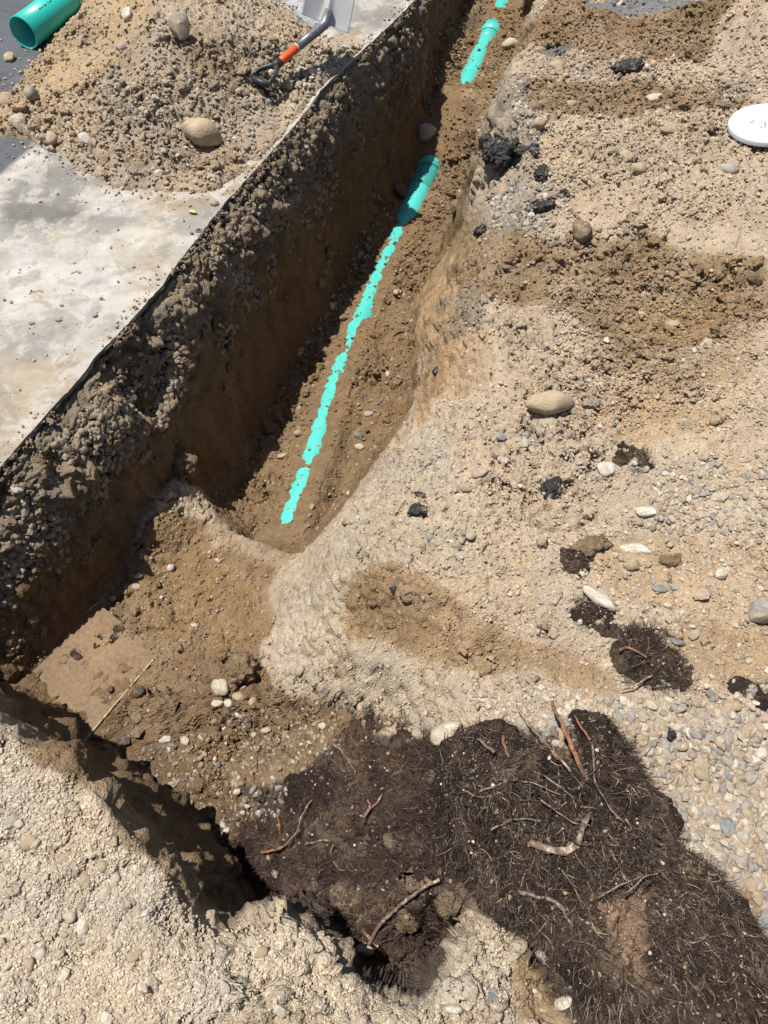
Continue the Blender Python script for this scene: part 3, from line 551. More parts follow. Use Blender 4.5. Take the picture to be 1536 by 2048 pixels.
for pp, c, k, s in [([(0, 360), (150, 330), (280, 380), (260, 440), (120, 450), (0, 480)], gre*.95, .9, .05), ([(0, 410), (80, 400), (180, 430), (150, 450), (0, 470)], gre*.75, .7, .03), ([(-80, 300), (90, 290), (60, 330), (30, 370), (-80, 420)], whi, .8, .03), ([(-120, 200), (60, 230), (60, 300), (10, 345), (-120, 420)], asp, 1, .02),
                    ([(-200, 260), (-100, 0), (20, -80), (300, -80), (560, -60), (640, 30), (600, 60), (400, 100), (0, 280)], asp*1.15, 1, .03), ([(540, -60), (760, -60), (760, 20), (640, 60), (600, 30), (560, 10)], pal*.85, .8, .05),
                    ([(700, 10), (800, 0), (790, 40), (700, 90), (660, 50)], gre*1.15, .7, .05), ([(560, -20), (640, -20), (640, 60), (590, 30)], np.array([.3, .32, .36]), .9, .03), ([(170, 380), (290, 425), (450, 420), (560, 300), (640, 200), (745, 95), (720, 60), (640, 80), (500, 200), (300, 300)], np.array([.27, .205, .135]), .9, .05), ([(430, 400), (480, 350), (560, 300), (560, 285), (500, 320), (420, 380)], np.array([.36, .35, .33]), .7, .02), ([(150, 370), (240, 360), (330, 420), (240, 440), (180, 420)], whi, .55, .04), ([(0, 460), (170, 450), (300, 500), (250, 640), (0, 640)], whi*.93, .5, .08), ([(0, 640), (130, 600), (240, 640), (150, 740), (0, 740)], pal*.85, .5, .08), ([(0, 740), (150, 700), (180, 720), (60, 850), (0, 900)], tanp*1.05, .55, .06)]:
    kq = eval_poly(poly_mask(pp, s), xs_+.03*n_b, ys_+.03*n_d)*k; mixc(c, kq)
far_a = sstep(2.6, 3.2, -xs_*.92+ys_*.39); mixc(asp, far_a)
pcx *= (1+.28*n_c+.15*n_d)[:, None]; ck = np.abs(fbm(wx, wy, zr, 3.3, 4, 277)); ckm = (1-sstep(.002, .010, ck))*sstep(-.1, .2, n_a); pcx *= (1-.45*ckm)[:, None]
ig = np.arange(n0*n1).reshape(n0, n1)
Ft = np.stack([ig[:-1, :-1], ig[1:, :-1], ig[1:, 1:], ig[:-1, 1:]], -1).reshape(-1, 4)[:, ::-1]
top = np.stack([xs_, ys_, zt], -1)
e1 = rl+np.array(RN)*.001; eb = rl+np.array(RN)*(.003+.004*(fbm(rl[:, 0], rl[:, 1], rl[:, 0]*0, 30, 2, 260))[:, None])
ez = -.012-.007*fbm(rl[:, 0], rl[:, 1], rl[:, 0]*0, 8, 2, 270)
V = np.vstack([top, np.column_stack([rl, np.full(len(rl), -.0035)+zt.reshape(n0, n1)[:, 0]]), np.column_stack([eb, ez]), np.column_stack([eb+LNn*.25, ez])])
cc = np.vstack([np.clip(pcx, .02, .9), np.tile(np.array([.14, .12, .095]), (len(rl), 1)), np.tile(np.array([.085, .078, .07]), (len(rl), 1)), np.tile(asp*.5, (len(rl), 1))])
b0 = n0*n1; q = np.arange(n0-1); fs = []
for A_, B_ in ((ig[:, 0], b0+np.arange(n0)), (b0+np.arange(n0), b0+n0+np.arange(n0)), (b0+n0+np.arange(n0), b0+2*n0+np.arange(n0))):
    fs.append(np.stack([A_[:-1], A_[1:], B_[1:], B_[:-1]], -1)[:, ::-1])
pv = link('pavement', mesh_np('pavement', V, np.vstack([Ft]+fs), cc, smooth=False), M['pave']); tag(pv, kind='structure')
# ---------------------------------------------------------------- rock shapes
def rockmesh(seed, sub, angular, flat=1.0, rough=.12, lo=.52, npl=11):
    import bmesh
    bm = bmesh.new(); bmesh.ops.create_icosphere(bm, subdivisions=sub, radius=1)
    r = random.Random(seed); pl = [(Vector((r.gauss(0, 1), r.gauss(0, 1), r.gauss(0, 1))).normalized(), r.uniform(lo, .85)) for _ in range(npl if angular else 4)]
    o = Vector((seed*3.1, seed*1.7, 0))
    for v in bm.verts:
        d = v.co.normalized(); k = 1.0
        for n, h in pl:
            t = d.dot(n)
            if angular:
                if t > 0: k = min(k, (h*.9)/max(t, 1e-3))
            elif t > 0: k = min(k, (h+.28)/max(t, 1e-3)*.5+k*.5)
        k *= 1+rough*mnoise.noise(d*1.3+o)+rough*.35*mnoise.noise(d*4+o)
        v.co = d*k
    bm.normal_update(); V = np.array([v.co[:] for v in bm.verts]); Fc = np.array([[v.index for v in f.verts] for f in bm.faces]); bm.free()
    V -= (V.max(0)+V.min(0))/2; V /= (V.max(0)-V.min(0))/2
    return V, Fc
RND = [rockmesh(s, 3, False) for s in range(8)]; ANG = [rockmesh(50+s, 3, True, rough=.10) for s in range(8)]; MIX = [rockmesh(80+s, 3, True, rough=.26) for s in range(8)]
for _k in range(8):
    _v, _f = MIX[_k]; _u = _v/np.linalg.norm(_v, axis=1, keepdims=True); _v = _v*.62+_u*.38; MIX[_k] = (_v/((_v.max(0)-_v.min(0))/2), _f)
rock_cache = {}
def rock_data(kind, k, mt):
    key = (kind, k, mt)
    if key not in rock_cache:
        V, Fc = {'r': RND, 'a': ANG, 'm': MIX}[kind][k]
        me = mesh_np('rock', V, Fc, None, smooth=True); me.materials.append(M[mt])
        if kind == 'a': me.set_sharp_from_angle(angle=math.radians(28)) if hasattr(me, 'set_sharp_from_angle') else None
        rock_cache[key] = me
    return rock_cache[key]
def bedz(x, y): return max(float(fine(np.array([x]), np.array([y]))[0]), 0.0 if (float(smp(RD, x, y)) < 0 and hgt(x, y) < .004) else -9)
def stone(px, py, wpx, hpx, mt, label, name='stone', kind='r', rot=0, cat='stone', group=None, embed=.3, thick=None, kidx=None, flat=None):
    if kind == 'r' and cat != 'cobble': kind = 'm'; embed = min(.38, embed+.08)
    p = hit(px, py); c = depth_of(p); s = c/FPX
    a = wpx*s/2; el = math.atan2(CH-p.z, math.hypot(p.x, p.y)); se = max(.35, math.sin(el))
    thick = thick or .62
    h = max(hpx*s/2, .004); b = h/(se+thick*math.cos(el)*.6)
    hz = min(a, b)*thick*1.2
    me = rock_data(kind, kidx if kidx is not None else (int(px*7+py*3) % 8), mt)
    o = bpy.data.objects.new(name, me); C.objects.link(o)
    nn = nrm(p.x, p.y, max(.02, a)); q = Vector((0, 0, 1)).rotation_difference(nn)
    o.rotation_mode = 'QUATERNION'; o.rotation_quaternion = q @ Matrix.Rotation(math.radians(rot), 3, 'Z').to_quaternion()
    o.scale = (a, b, hz)
    base = Vector((p.x, p.y, bedz(p.x, p.y))); base.z = min(max(base.z, p.z-.03), p.z+.03)
    o.location = base+nn*hz*(1-2*embed)
    tag(o, label, cat, group); placed.append((o.location.x, o.location.y, max(a, b))); return o
placed = []
# ---------------------------------------------------------------- named stones
S = stone
S(1098, 817, 96, 56, 'tan', 'largest smooth tan oval cobble lying alone below the brown spoil on the right bank', 'cobble', rot=6, embed=.12, thick=.8)
S(903, 1470, 90, 58, 'cream', 'large cream oval cobble lying just above the dark root mat', 'cobble', embed=.12, thick=.8)
S(1196, 1203, 76, 34, 'white', 'elongated off-white cobble touching the small dark root clump', 'cobble', rot=-38, embed=.15)
S(405, 282, 82, 52, 'tan', 'dusty tan boulder at the foot of the spoil heap on the pavement', 'boulder', 'm', embed=.1, thick=.8)
S(447, 1377, 38, 38, 'cream', 'pale rounded cobble, largest of the pale cluster on the pit floor', 'cobble', embed=.1, thick=.85, group='pale stones clustered on the pit floor')
S(434, 1407, 26, 20, 'white', 'smooth pale egg-shaped stone directly under the largest pale cobble in the pit', embed=.1, group='pale stones clustered on the pit floor')
S(457, 1408, 20, 18, 'white', 'small round white stone right of the egg-shaped one in the pit cluster', embed=.1, group='pale stones clustered on the pit floor')
S(478, 1397, 28, 22, 'tan', 'tan stone at the right of the pale cluster on the pit floor', embed=.2, group='pale stones clustered on the pit floor')
S(505, 1405, 16, 22, 'tan', 'narrow orange tan stone farthest right in the pit cluster', embed=.2, group='pale stones clustered on the pit floor')
S(1520, 1220, 62, 60, 'grey', 'big pale grey angular rock cut by the right edge of the photo', 'rock', 'a', embed=.15, thick=.8)
S(1218, 934, 38, 38, 'white', 'speckled off-white stone left of the dark peat patch', embed=.2)
S(960, 950, 38, 22, 'pink', 'reddish pink oval stone on the right bank left of the black asphalt chunk', embed=.25)
S(932, 976, 28, 18, 'tan', 'tan oval stone just below left of the reddish pink one', embed=.25)
S(899, 972, 22, 16, 'cream', 'small cream stone left of the tan oval one on the bank', embed=.3)
S(923, 993, 22, 12, 'white', 'flat white pebble under the tan oval stone on the bank', embed=.3)
S(1290, 1024, 40, 22, 'white', 'bright white speckled stone in the grey gravel at right', kind='a', embed=.3)
S(1437, 995, 38, 22, 'cream', 'flat sharp-edged pale stone tilted on the grey gravel at right', kind='a', embed=.05, thick=.5)
S(1020, 95, 34, 20, 'cream', 'flat pale stone with a worn ring lying on the far trench floor', kind='r', embed=.1, thick=.6)
S(1113, 137, 30, 16, 'tan', 'bright tan angular stone beside the far right trench rim', kind='a', embed=.2)
S(1308, 200, 32, 17, 'cream', 'pale oval stone in the dark soil band at upper right', embed=.2)
S(1332, 219, 20, 9, 'white', 'small flat white stone just below the pale oval one at upper right', embed=.2)
S(1143, 206, 24, 14, 'tan', 'dusty tan stone half sunk in the upper soil band near the broken asphalt edge', embed=.35)
S(1077, 256, 32, 26, 'pink', 'round pinkish stone above the broken black asphalt edge', embed=.1, thick=.9)
S(1072, 212, 44, 24, 'brown', 'sharp dusty brown slab of rock above the round pinkish stone', 'rock', 'a', embed=.2)
S(1276, 343, 34, 28, 'tan', 'rounded tan stone on the crumbly bank left of the white lid', embed=.2)
S(1252, 315, 26, 20, 'tan', 'dusty angular stone just above the rounded tan one left of the lid', kind='a', embed=.3)
S(1457, 341, 40, 24, 'grey', 'dusty grey brown rock directly below the white lid', 'rock', embed=.25)
S(1166, 480, 40, 52, 'brown', 'brown earth-caked rock standing beside the thin pale root', 'rock', 'r', embed=.1, thick=.9)
S(846, 268, 38, 34, 'grey', 'rounded rock in the shade at the foot of the left trench wall', 'rock', embed=.2, thick=.9)
S(797, 383, 48, 24, 'wetstone', 'dark flat rock on the trench floor left of the exposed pipe', 'rock', 'a', embed=.2)
S(910, 420, 16, 22, 'wetstone', 'small black stone on the trench floor right of the pipe', kind='a', embed=.1)
S(107, 287, 26, 26, 'tan', 'round tan stone at the lower left foot of the spoil heap', embed=.1, thick=.9)
S(66, 195, 28, 28, 'grey', 'round grey brown stone in the left flank of the spoil heap', embed=.2, thick=.9)
S(38, 247, 34, 28, 'cream', 'pale angular stone low on the left flank of the spoil heap', kind='a', embed=.2)
S(14, 204, 30, 26, 'tan', 'tan stone on the spoil heap flank at the left edge of the photo', embed=.2)
S(20, 120, 22, 18, 'tan', 'tan stone at the heap edge below the loose pipe', embed=.2)
S(258, 34, 24, 20, 'white', 'yellowish white stone high on the spoil heap', embed=.15)
S(363, 78, 42, 50, 'grey', 'grey brown upright slab of rock near the top of the spoil heap', 'rock', 'a', embed=.05, thick=1.0)
S(245, 98, 22, 15, 'grey', 'grey oval stone in the middle of the spoil heap', embed=.25)
S(165, 80, 0+18, 14, 'grey', 'small grey stone on the upper left slope of the heap', embed=.25)
S(172, 283, 28, 20, 'white', 'dusty whitish stone right of the round tan stone at the heap foot', kind='a', embed=.25)
S(318, 349, 20, 16, 'white', 'white angular pebble below the dusty boulder on the pavement dirt', kind='a', embed=.2)
S(226, 216, 12, 10, 'white', 'tiny bright white chip among dark gravel on the heap', kind='a', embed=.2)
S(573, 172, 20, 17, 'tan', 'yellow tan round stone right of the black asphalt lump by the shovel grip', embed=.1, thick=.9)
S(597, 168, 16, 20, 'grey', 'grey upright pebble right of the yellow tan stone by the shovel grip', embed=.2)
S(697, 97, 26, 20, 'grey', 'pale grey stone, largest of the pebbles spilled at the pavement edge', embed=.1)
S(429, 409, 18, 12, 'tan', 'small tan stone at the end of the dirt spill near the pavement edge', embed=.1)
S(118, 641, 16, 8, 'tan', 'flat tan pebble on the pale pavement, larger of the two side by side', embed=.1)
S(64, 648, 12, 8, 'grey', 'small pebble on the pale pavement near the left edge', embed=.1)
S(190, 632, 12, 9, 'grey', 'dark grey pebble at the end of the faint scratch on the pavement', embed=.1)
S(124, 612, 9, 6, 'grey', 'tiny dark pebble above the flat tan one on the pavement', embed=.1)
S(598, 869, 20, 16, 'pink', 'smooth pinkish egg pebble on the trench floor left of the pipe', embed=.1, thick=.9)
S(565, 912, 26, 14, 'tan', 'tan pebble left of the pipe below the egg pebble', embed=.35)
S(574, 975, 12, 18, 'brown', 'brown pebble touching the left side of the pipe near its near end', embed=.2)
S(718, 872, 20, 18, 'blue', 'blue grey angular stone on the trench floor right of the pipe', kind='a', embed=.2)
S(718, 895, 22, 14, 'cream', 'cream pebble below the blue grey stone right of the pipe', embed=.25)
S(738, 830, 20, 14, 'grey', 'grey pebble above the blue grey stone on the trench floor', embed=.25)
S(663, 675, 28, 14, 'brown', 'flat brown stone beside the left edge of the pipe midway along the trench', embed=.2, thick=.5)
S(662, 615, 14, 18, 'cream', 'cream pebble at the edge of the wall shadow in the trench', embed=.15)
S(792, 586, 14, 12, 'cream', 'cream oval pebble right of the pipe midway along the trench', embed=.15)
S(272, 1174, 26, 15, 'grey', 'flat grey stone at the shadow edge on the pit floor', embed=.2)
S(279, 1152, 18, 14, 'white', 'small whitish stone above the flat grey one on the pit floor', kind='a', embed=.15)
S(340, 1134, 16, 16, 'white', 'whitish grey pebble near the top of the pit floor', embed=.15)
S(390, 1253, 18, 13, 'cream', 'small cream pebble alone in the middle of the pit floor', embed=.1)
S(436, 1122, 14, 11, 'white', 'white wedge-shaped chip below the pipe end bank', kind='a', embed=.2)
S(225, 1197, 14, 12, 'tan', 'small tan pebble on the shadow line beside the wet slab', embed=.1)
S(599, 1343, 28, 22, 'grey', 'grey disc-shaped stone set in the pale bank by the clay lump', embed=.38, thick=.5)
S(280, 1390, 26, 28, 'wetstone', 'dark wet rounded stone right of the wet slab', embed=.1, thick=.9)
S(221, 1380, 14, 16, 'wetstone', 'small black pebble lying on the wet slab', embed=.1)
S(80, 1345, 12, 24, 'brown', 'thin brown stone standing at the left end of the wet slab', embed=.1)
S(275, 1438, 28, 24, 'brown', 'brown stone below the dark wet stone on the pit floor', embed=.2)
S(278, 1466, 32, 24, 'brown', 'brown flat stone below another brown stone beside the wet slab', embed=.2, kind='a')
S(248, 1482, 28, 22, 'wetstone', 'dark angular stone near the pit shadow edge', embed=.2, kind='a')
S(214, 1501, 24, 22, 'brown', 'round brown stone at the tip of the pit shadow', embed=.15, thick=.9)
S(126, 1482, 20, 14, 'wetstone', 'black stone in the shadow at the near end of the wet slab', embed=.1)
S(301, 1422, 12, 12, 'cream', 'small cream pebble right of the brown stones in the pit', embed=.2)
S(330, 1480, 28, 16, 'white', 'white and grey streaked stone on the crumbly pit floor', kind='a', embed=.2)
S(346, 1492, 20, 14, 'blue', 'blue white chip next to the streaked white stone in the pit', kind='a', embed=.2)
S(371, 1480, 22, 20, 'cream', 'cream angular stone right of the blue white chip in the pit', kind='a', embed=.2)
S(448, 1456, 16, 14, 'white', 'white chip below the pale cluster in the pit', kind='a', embed=.2)
S(533, 1462, 22, 14, 'cream', 'cream oval stone on the dark crumbly soil left of the roots', embed=.2)
S(645, 1452, 20, 16, 'white', 'white chip on the pit bank above the root mat', kind='a', embed=.2)
S(624, 1470, 18, 18, 'tan', 'pale orange stone near the pit bank above the root mat', kind='a', embed=.2)
S(507, 1580, 14, 20, 'blue', 'pale blue upright chip on the crumbly pit soil', kind='a', embed=.2)
S(474, 1584, 18, 14, 'white', 'white stone left of the pale blue chip', embed=.2)
S(457, 1660, 18, 16, 'white', 'round white stone at the left tip of the root mat', embed=.1, thick=.9)
S(487, 1626, 16, 12, 'white', 'white chip above the round white stone by the root mat', kind='a', embed=.15)
S(519, 1626, 14, 16, 'white', 'white chip beside the upper left root tangle', kind='a', embed=.15)
S(541, 1714, 16, 14, 'white', 'white chip just under the short orange root', kind='a', embed=.1)
S(555, 1745, 26, 18, 'cream', 'cream stone below the short orange root', kind='a', embed=.15)
S(736, 1893, 42, 30, 'cream', 'pale angular rock at the lower end of the brown stick', 'rock', 'a', embed=.1, thick=.8)
S(165, 1850, 26, 46, 'white', 'whitish upright stone in the foreground spoil', embed=.35)
S(128, 1869, 18, 14, 'cream', 'small cream stone left of the whitish upright stone in the foreground spoil', embed=.3)
S(206, 1733, 26, 24, 'tan', 'tan rounded stone near the crest of the foreground spoil', embed=.3)
S(560, 2022, 34, 28, 'cream', 'cream angular stone at the bottom of the photo in the foreground spoil', kind='a', embed=.25)
S(985, 1995, 30, 34, 'blue', 'blue grey stone on the tan spoil beside the root mat', kind='a', embed=.3)
S(908, 2019, 36, 22, 'white', 'whitish flat stone at the bottom left of the blue grey one', embed=.3)
S(822, 2022, 30, 26, 'grey', 'grey angular stone at the bottom edge in the foreground spoil', kind='a', embed=.3)
S(1384, 1700, 30, 34, 'white', 'white wedge-shaped stone beside the right side of the root mat', kind='a', embed=.1)
S(1417, 1762, 24, 34, 'cream', 'upright cream stone on the brown strip right of the root mat', kind='a', embed=.15)
S(1437, 1738, 28, 28, 'grey', 'pale grey angular stone above the upright cream one', kind='a', embed=.1)
S(1458, 1765, 26, 20, 'grey', 'grey white wedge stone right of the upright cream one', kind='a', embed=.15)
S(1400, 1725, 20, 16, 'white', 'small white stone between the wedge stone and the upright cream stone', kind='a', embed=.15)
S(1492, 1820, 30, 28, 'white', 'round speckled white stone alone on the brown strip at right', embed=.15, thick=.8)
S(1526, 1838, 28, 38, 'blue', 'pale blue grey stone at the right edge by the brown strip', kind='a', embed=.2)
S(1481, 1862, 14, 10, 'white', 'small square white chip on the brown strip at right', kind='a', embed=.1)
S(1129, 2006, 38, 26, 'white', 'white angular stone under the hanging root tips at the bottom', kind='a', embed=.1)
S(1432, 2014, 24, 32, 'white', 'upright white stone inside the lower right roots', kind='a', embed=.1)
S(1383, 1852, 38, 36, 'grey', 'round grey stone set in the root mat', embed=.2)
S(1420, 1866, 30, 16, 'grey', 'flat grey stone touching the round grey one in the root mat', embed=.2)
S(1086, 1912, 28, 24, 'cream', 'cream stone half hidden at the lower left fringe of the root mat', kind='a', embed=.2)
S(1392, 1925, 22, 20, 'tan', 'tan pebble crossed by a thin root in the lower right mat', embed=.1)
S(1452, 1655, 34, 42, 'blue', 'long blue grey stone in the gravel right of the root mat', 'stone', 'a', embed=.2)
S(1363, 1672, 30, 30, 'grey', 'white and grey stone at the right border of the root mat', kind='a', embed=.2)
S(863, 1076, 18, 20, 'blue', 'dark blue grey cube-like pebble on the pale bank', kind='a', embed=.1)
S(914, 1092, 24, 18, 'grey', 'grey flat pebble right of the dark blue cube-like one', kind='a', embed=.25)
S(941, 1073, 22, 18, 'cream', 'cream oval pebble above the grey flat one on the pale bank', embed=.25)
S(1002, 877, 22, 16, 'blue', 'blue grey wedge in the small stone group below the oval cobble', kind='a', embed=.15)
S(1048, 888, 26, 20, 'cream', 'cream stone at the right of the small group below the oval cobble', kind='a', embed=.15)
S(1029, 877, 20, 16, 'grey', 'grey stone in the middle of the small group below the oval cobble', kind='a', embed=.15)
S(1052, 868, 16, 12, 'blue', 'blue grey chip on top of the cream stone below the oval cobble', kind='a', embed=.15)
S(1176, 830, 14, 18, 'grey', 'light grey pebble right of the large oval cobble', embed=.2)
S(1192, 808, 16, 14, 'blue', 'dark blue grey pebble above the light grey one beside the oval cobble', kind='a', embed=.15)
S(1368, 846, 26, 20, 'cream', 'cream pebble in crumbly soil, right of middle bank', kind='a', embed=.25)
S(1270, 1100, 60, 26, 'white', 'long pale dusty rock right of the peaty clump', 'rock', 'a', embed=.25)
S(1262, 1131, 34, 24, 'tan', 'tan rock below the long pale one by the peaty clump', kind='a', embed=.2)
S(1440, 1148, 28, 24, 'white', 'white stone with dark side on the right ground', kind='a', embed=.15)
S(1403, 1193, 40, 24, 'pink', 'pinkish flat stone on the speckled soil at right', kind='a', embed=.15)
S(1318, 1180, 34, 18, 'blue', 'long blue grey flake on the speckled soil', kind='a', embed=.15)
S(1350, 1177, 22, 16, 'grey', 'grey flake right of the long blue one', kind='a', embed=.15)
S(1388, 1271, 24, 22, 'cream', 'square cream stone right of the larger root tuft', kind='a', embed=.15)
S(1353, 1285, 32, 18, 'blue', 'blue grey flake left of the square cream stone', kind='a', embed=.2)
S(1340, 1402, 24, 20, 'white', 'white stone with grey edge above the black asphalt bit', kind='a', embed=.15)
S(1110, 1261, 22, 24, 'cream', 'cream lump left of the small root tuft', kind='r', embed=.25)
S(1213, 684, 12, 22, 'white', 'white upright sliver in the brown spoil', kind='a', embed=.1)
S(1416, 686, 20, 16, 'cream', 'cream wedge stone in the brown spoil at right', kind='a', embed=.1)
S(1150, 648, 16, 14, 'cream', 'cream stone in the brown spoil left of the upright sliver', embed=.2)
S(1286, 626, 22, 10, 'cream', 'flat cream stone in the middle of the brown spoil', embed=.2)
S(1482, 656, 20, 12, 'tan', 'small tan stone in the brown spoil near the right edge', embed=.2)
S(1345, 650, 28, 16, 'tan', 'broad tan stone in the brown spoil between two cream ones', kind='a', embed=.2)
S(1510, 560, 30, 26, 'brown', 'brown rock lodged in the dark hollow at the right edge', 'rock', 'a', embed=.1)
S(1241, 12, 22, 10, 'white', 'pale stone at the top of the photo on the grey patch', embed=.1)
S(1390, 10, 22, 14, 'white', 'white stone lying on the dark grey patch at the top', embed=.1)
# dark asphalt lumps
def lump(px, py, w_, h_, label, rot=0, sub=0, mt='tar', name='asphalt_chunk', cat='asphalt chunk', bits=None):
    p = hit(px, py); s = depth_of(p)/FPX; import bmesh
    bm = bmesh.new(); rr = random.Random(px)
    if bits is None: bits = [(0, 0, 1, 1)]+[(rr.uniform(-.45, .45), rr.uniform(-.45, .45), rr.uniform(.3, .5), rr.uniform(.35, .6)) for _ in range(4)]
    for bi, (bx_, by_, bw, bh) in enumerate(bits):
        g_ = bmesh.ops.create_icosphere(bm, subdivisions=4, radius=1); o_ = Vector((px*.37+bi*5, py*.21, bi*3)); q_ = Matrix.Rotation(rr.uniform(0, 6), 3, 'Z')
        for v in g_['verts']:
            d = v.co.normalized(); k = 1+.35*mnoise.noise(d*1.6+o_)+.26*mnoise.noise(d*4+o_)+.20*mnoise.noise(d*9+o_)+.10*mnoise.noise(d*18+o_)
            t_ = Vector((d.x*k*w_*s/2*bw*.88, d.y*k*h_*s/2*1.05*bh*.88, d.z*k*min(w_*bw, h_*bh)*s/2*.75))
            v.co = t_+Vector((bx_*w_*s, by_*h_*s*1.3, 0))
    me = bpy.data.meshes.new(name); bm.to_mesh(me); bm.free()
    for q in me.polygons: q.use_smooth = True
    o = link(name, me, M[mt]); nn = nrm(p.x, p.y); o.rotation_mode = 'QUATERNION'; o.rotation_quaternion = Vector((0, 0, 1)).rotation_difference(nn) @ Matrix.Rotation(math.radians(rot), 3, 'Z').to_quaternion()
    o.location = Vector((p.x, p.y, bedz(p.x, p.y) if abs(bedz(p.x, p.y)-p.z) < .04 else p.z))+nn*min(w_, h_)*s*.2
    placed.append((p.x, p.y, w_*s/2)); return tag(o, label, cat)
lump(1105, 976, 48, 52, 'largest jagged black asphalt chunk on the pale right bank', 20)
lump(836, 1021, 34, 26, 'small jagged black asphalt chunk near the pale bank edge', 0)
lump(527, 176, 66, 24, 'black asphalt lump with dusty top under the shovel grip', 10)
lump(1088, 412, 48, 20, 'flat black asphalt piece on the grey broken edge stones', 12)
lump(1085, 352, 34, 34, 'black crumbling asphalt lump below the broken asphalt edge', 30)
lump(1256, 138, 66, 30, 'dusty asphalt clod with black underside in the upper soil', 5)
lump(1128, 390, 24, 20, 'small black asphalt lump right of the crumbling one', 5)
lump(985, 600, 12, 20, 'thin black asphalt sliver on the bank rim', 0)
lump(875, 742, 20, 16, 'small black asphalt bit at the rim of the smooth bank', 0)
lump(1341, 1471, 26, 24, 'small black asphalt bit in the gravel right of the roots', 0)
lump(790, 1180, 20, 14, 'tiny black asphalt bit above the brown scar of the bank', 0)
lump(962, 464, 44, 20, 'row of black crumbs of asphalt at the trench rim', -30)
lump(838, 990, 26, 12, 'thin black asphalt fragment above the small jagged chunk', -15)
lump(1006, 300, 110, 90, 'broken black asphalt edge jutting over the trench', 0, bits=[(-.2, .32, .34, .3), (-.12, .12, .45, .35), (.0, -.05, .5, .36), (.14, -.16, .5, .36), (.28, -.22, .4, .25), (.06, -.3, .45, .3), (-.22, 0, .25, .3), (.42, -.25, .3, .18)], name='asphalt_edge', cat='broken asphalt')
lump(1050, 305, 62, 26, 'long black broken asphalt tongue right of the jutting edge', -28, name='asphalt_edge', cat='broken asphalt')
lump(483, 1340, 66, 62, 'large round brown clay lump beside the pale stone cluster', 15, mt='clod', name='clay_lump', cat='clay lump')
lump(1185, 1095, 80, 40, 'brown earthy clod on the right ground above the root tufts', 10, mt='clod', name='earth_clod', cat='earth clod')
lump(1334, 1128, 44, 30, 'brown earthy clod right of the tan rock', 0, mt='clod', name='earth_clod', cat='earth clod')
lump(360, 935, 60, 60, 'rough brown rubble clod on the spur between pit and trench', 30, mt='clod', name='earth_clod', cat='earth clod')
#@@STUFF
# ---------------------------------------------------------------- gravel and crumbs (uncountable)
LOWR = [rockmesh(100+s, 2, s % 4 != 0, rough=.2, lo=.34, npl=8) for s in range(12)]; LOWC = [rockmesh(140+s, 1, s % 2 == 0, rough=.25) for s in range(6)]
def scatter(P_, R_, cols, base, name, mt, embed=.25, flat=(.5, .95), smooth=True):
    P_ = np.asarray(P_); n = len(P_); Vs, Fs, Cs = [], [], []; cnt = 0; which = rng.integers(0, len(base), n)
    for k, (bv, bf) in enumerate(base):
        idx = np.where(which == k)[0]
        if not len(idx): continue
        m = len(idx); r = R_[idx]
        sc_ = np.stack([r*rng.uniform(.8, 1.3, m), r*rng.uniform(.65, 1.0, m), r*rng.uniform(*flat, m)], 1)
        an = rng.uniform(0, 2*np.pi, m); tx = rng.normal(0, .3, m); ty = rng.normal(0, .3, m)
        v = bv[None]*sc_[:, None]
        c, s_ = np.cos(tx)[:, None], np.sin(tx)[:, None]; v = np.stack([v[..., 0], v[..., 1]*c-v[..., 2]*s_, v[..., 1]*s_+v[..., 2]*c], -1)
        c, s_ = np.cos(ty)[:, None], np.sin(ty)[:, None]; v = np.stack([v[..., 0]*c+v[..., 2]*s_, v[..., 1], -v[..., 0]*s_+v[..., 2]*c], -1)
        c, s_ = np.cos(an)[:, None], np.sin(an)[:, None]; v = np.stack([v[..., 0]*c-v[..., 1]*s_, v[..., 0]*s_+v[..., 1]*c, v[..., 2]], -1)
        pp = P_[idx].copy(); pp[:, 2] += sc_[:, 2]*(1-2*embed)
        v = v+pp[:, None]; nv = bv.shape[0]
        Vs.append(v.reshape(-1, 3)); Fs.append((bf[None]+(cnt+np.arange(m)*nv)[:, None, None]).reshape(-1, 3)); cnt += m*nv
        Cs.append(np.repeat(cols[idx], nv, 0))
    o = link(name, mesh_np(name, np.vstack(Vs), np.vstack(Fs), np.vstack(Cs), smooth=smooth), M[mt]); return o
def rnd_ground(n, poly=None, margin=0):
    """random points over the visible ground, even in the picture's depth"""
    if poly is not None:
        q, s = poly_mask(poly); xs = [a[0] for a in q]; ys_ = [a[1] for a in q]
        x = rng.uniform(min(xs), max(xs), n*3); y = rng.uniform(min(ys_), max(ys_), n*3)
        k = eval_poly((q, .05), *warp(x, y, .10, 6)); keep = rng.uniform(0, 1, len(x)) < k; x, y = x[keep][:n], y[keep][:n]
    else:
        y = -.35+7.5*rng.uniform(0, 1, n)**1.5; x = rng.uniform(-1, 1, n)*(.95+.36*np.clip(y, 0, 9))
    return x, y
PALG = np.array([[.42, .365, .285], [.37, .295, .21], [.27, .25, .225], [.20, .20, .195], [.46, .42, .36], [.30, .23, .155], [.35, .265, .20], [.24, .225, .20]])
def gcols(n, w=None):
    k = rng.choice(len(PALG), n, p=w); return np.clip(PALG[k]*rng.uniform(.62, 1.12, (n, 1)), 0, .8)
def mixsoil(x, y, z, c, k):
    sc_, _, _, _ = soil_maps(x, y, z, None); k = k[:, None]; return c*(1-k)+sc_*k
GW = np.array([.2, .2, .12, .10, .1, .1, .1, .08]); GWG = np.array([.18, .12, .18, .16, .12, .08, .06, .10]); GWG = GWG/GWG.sum()
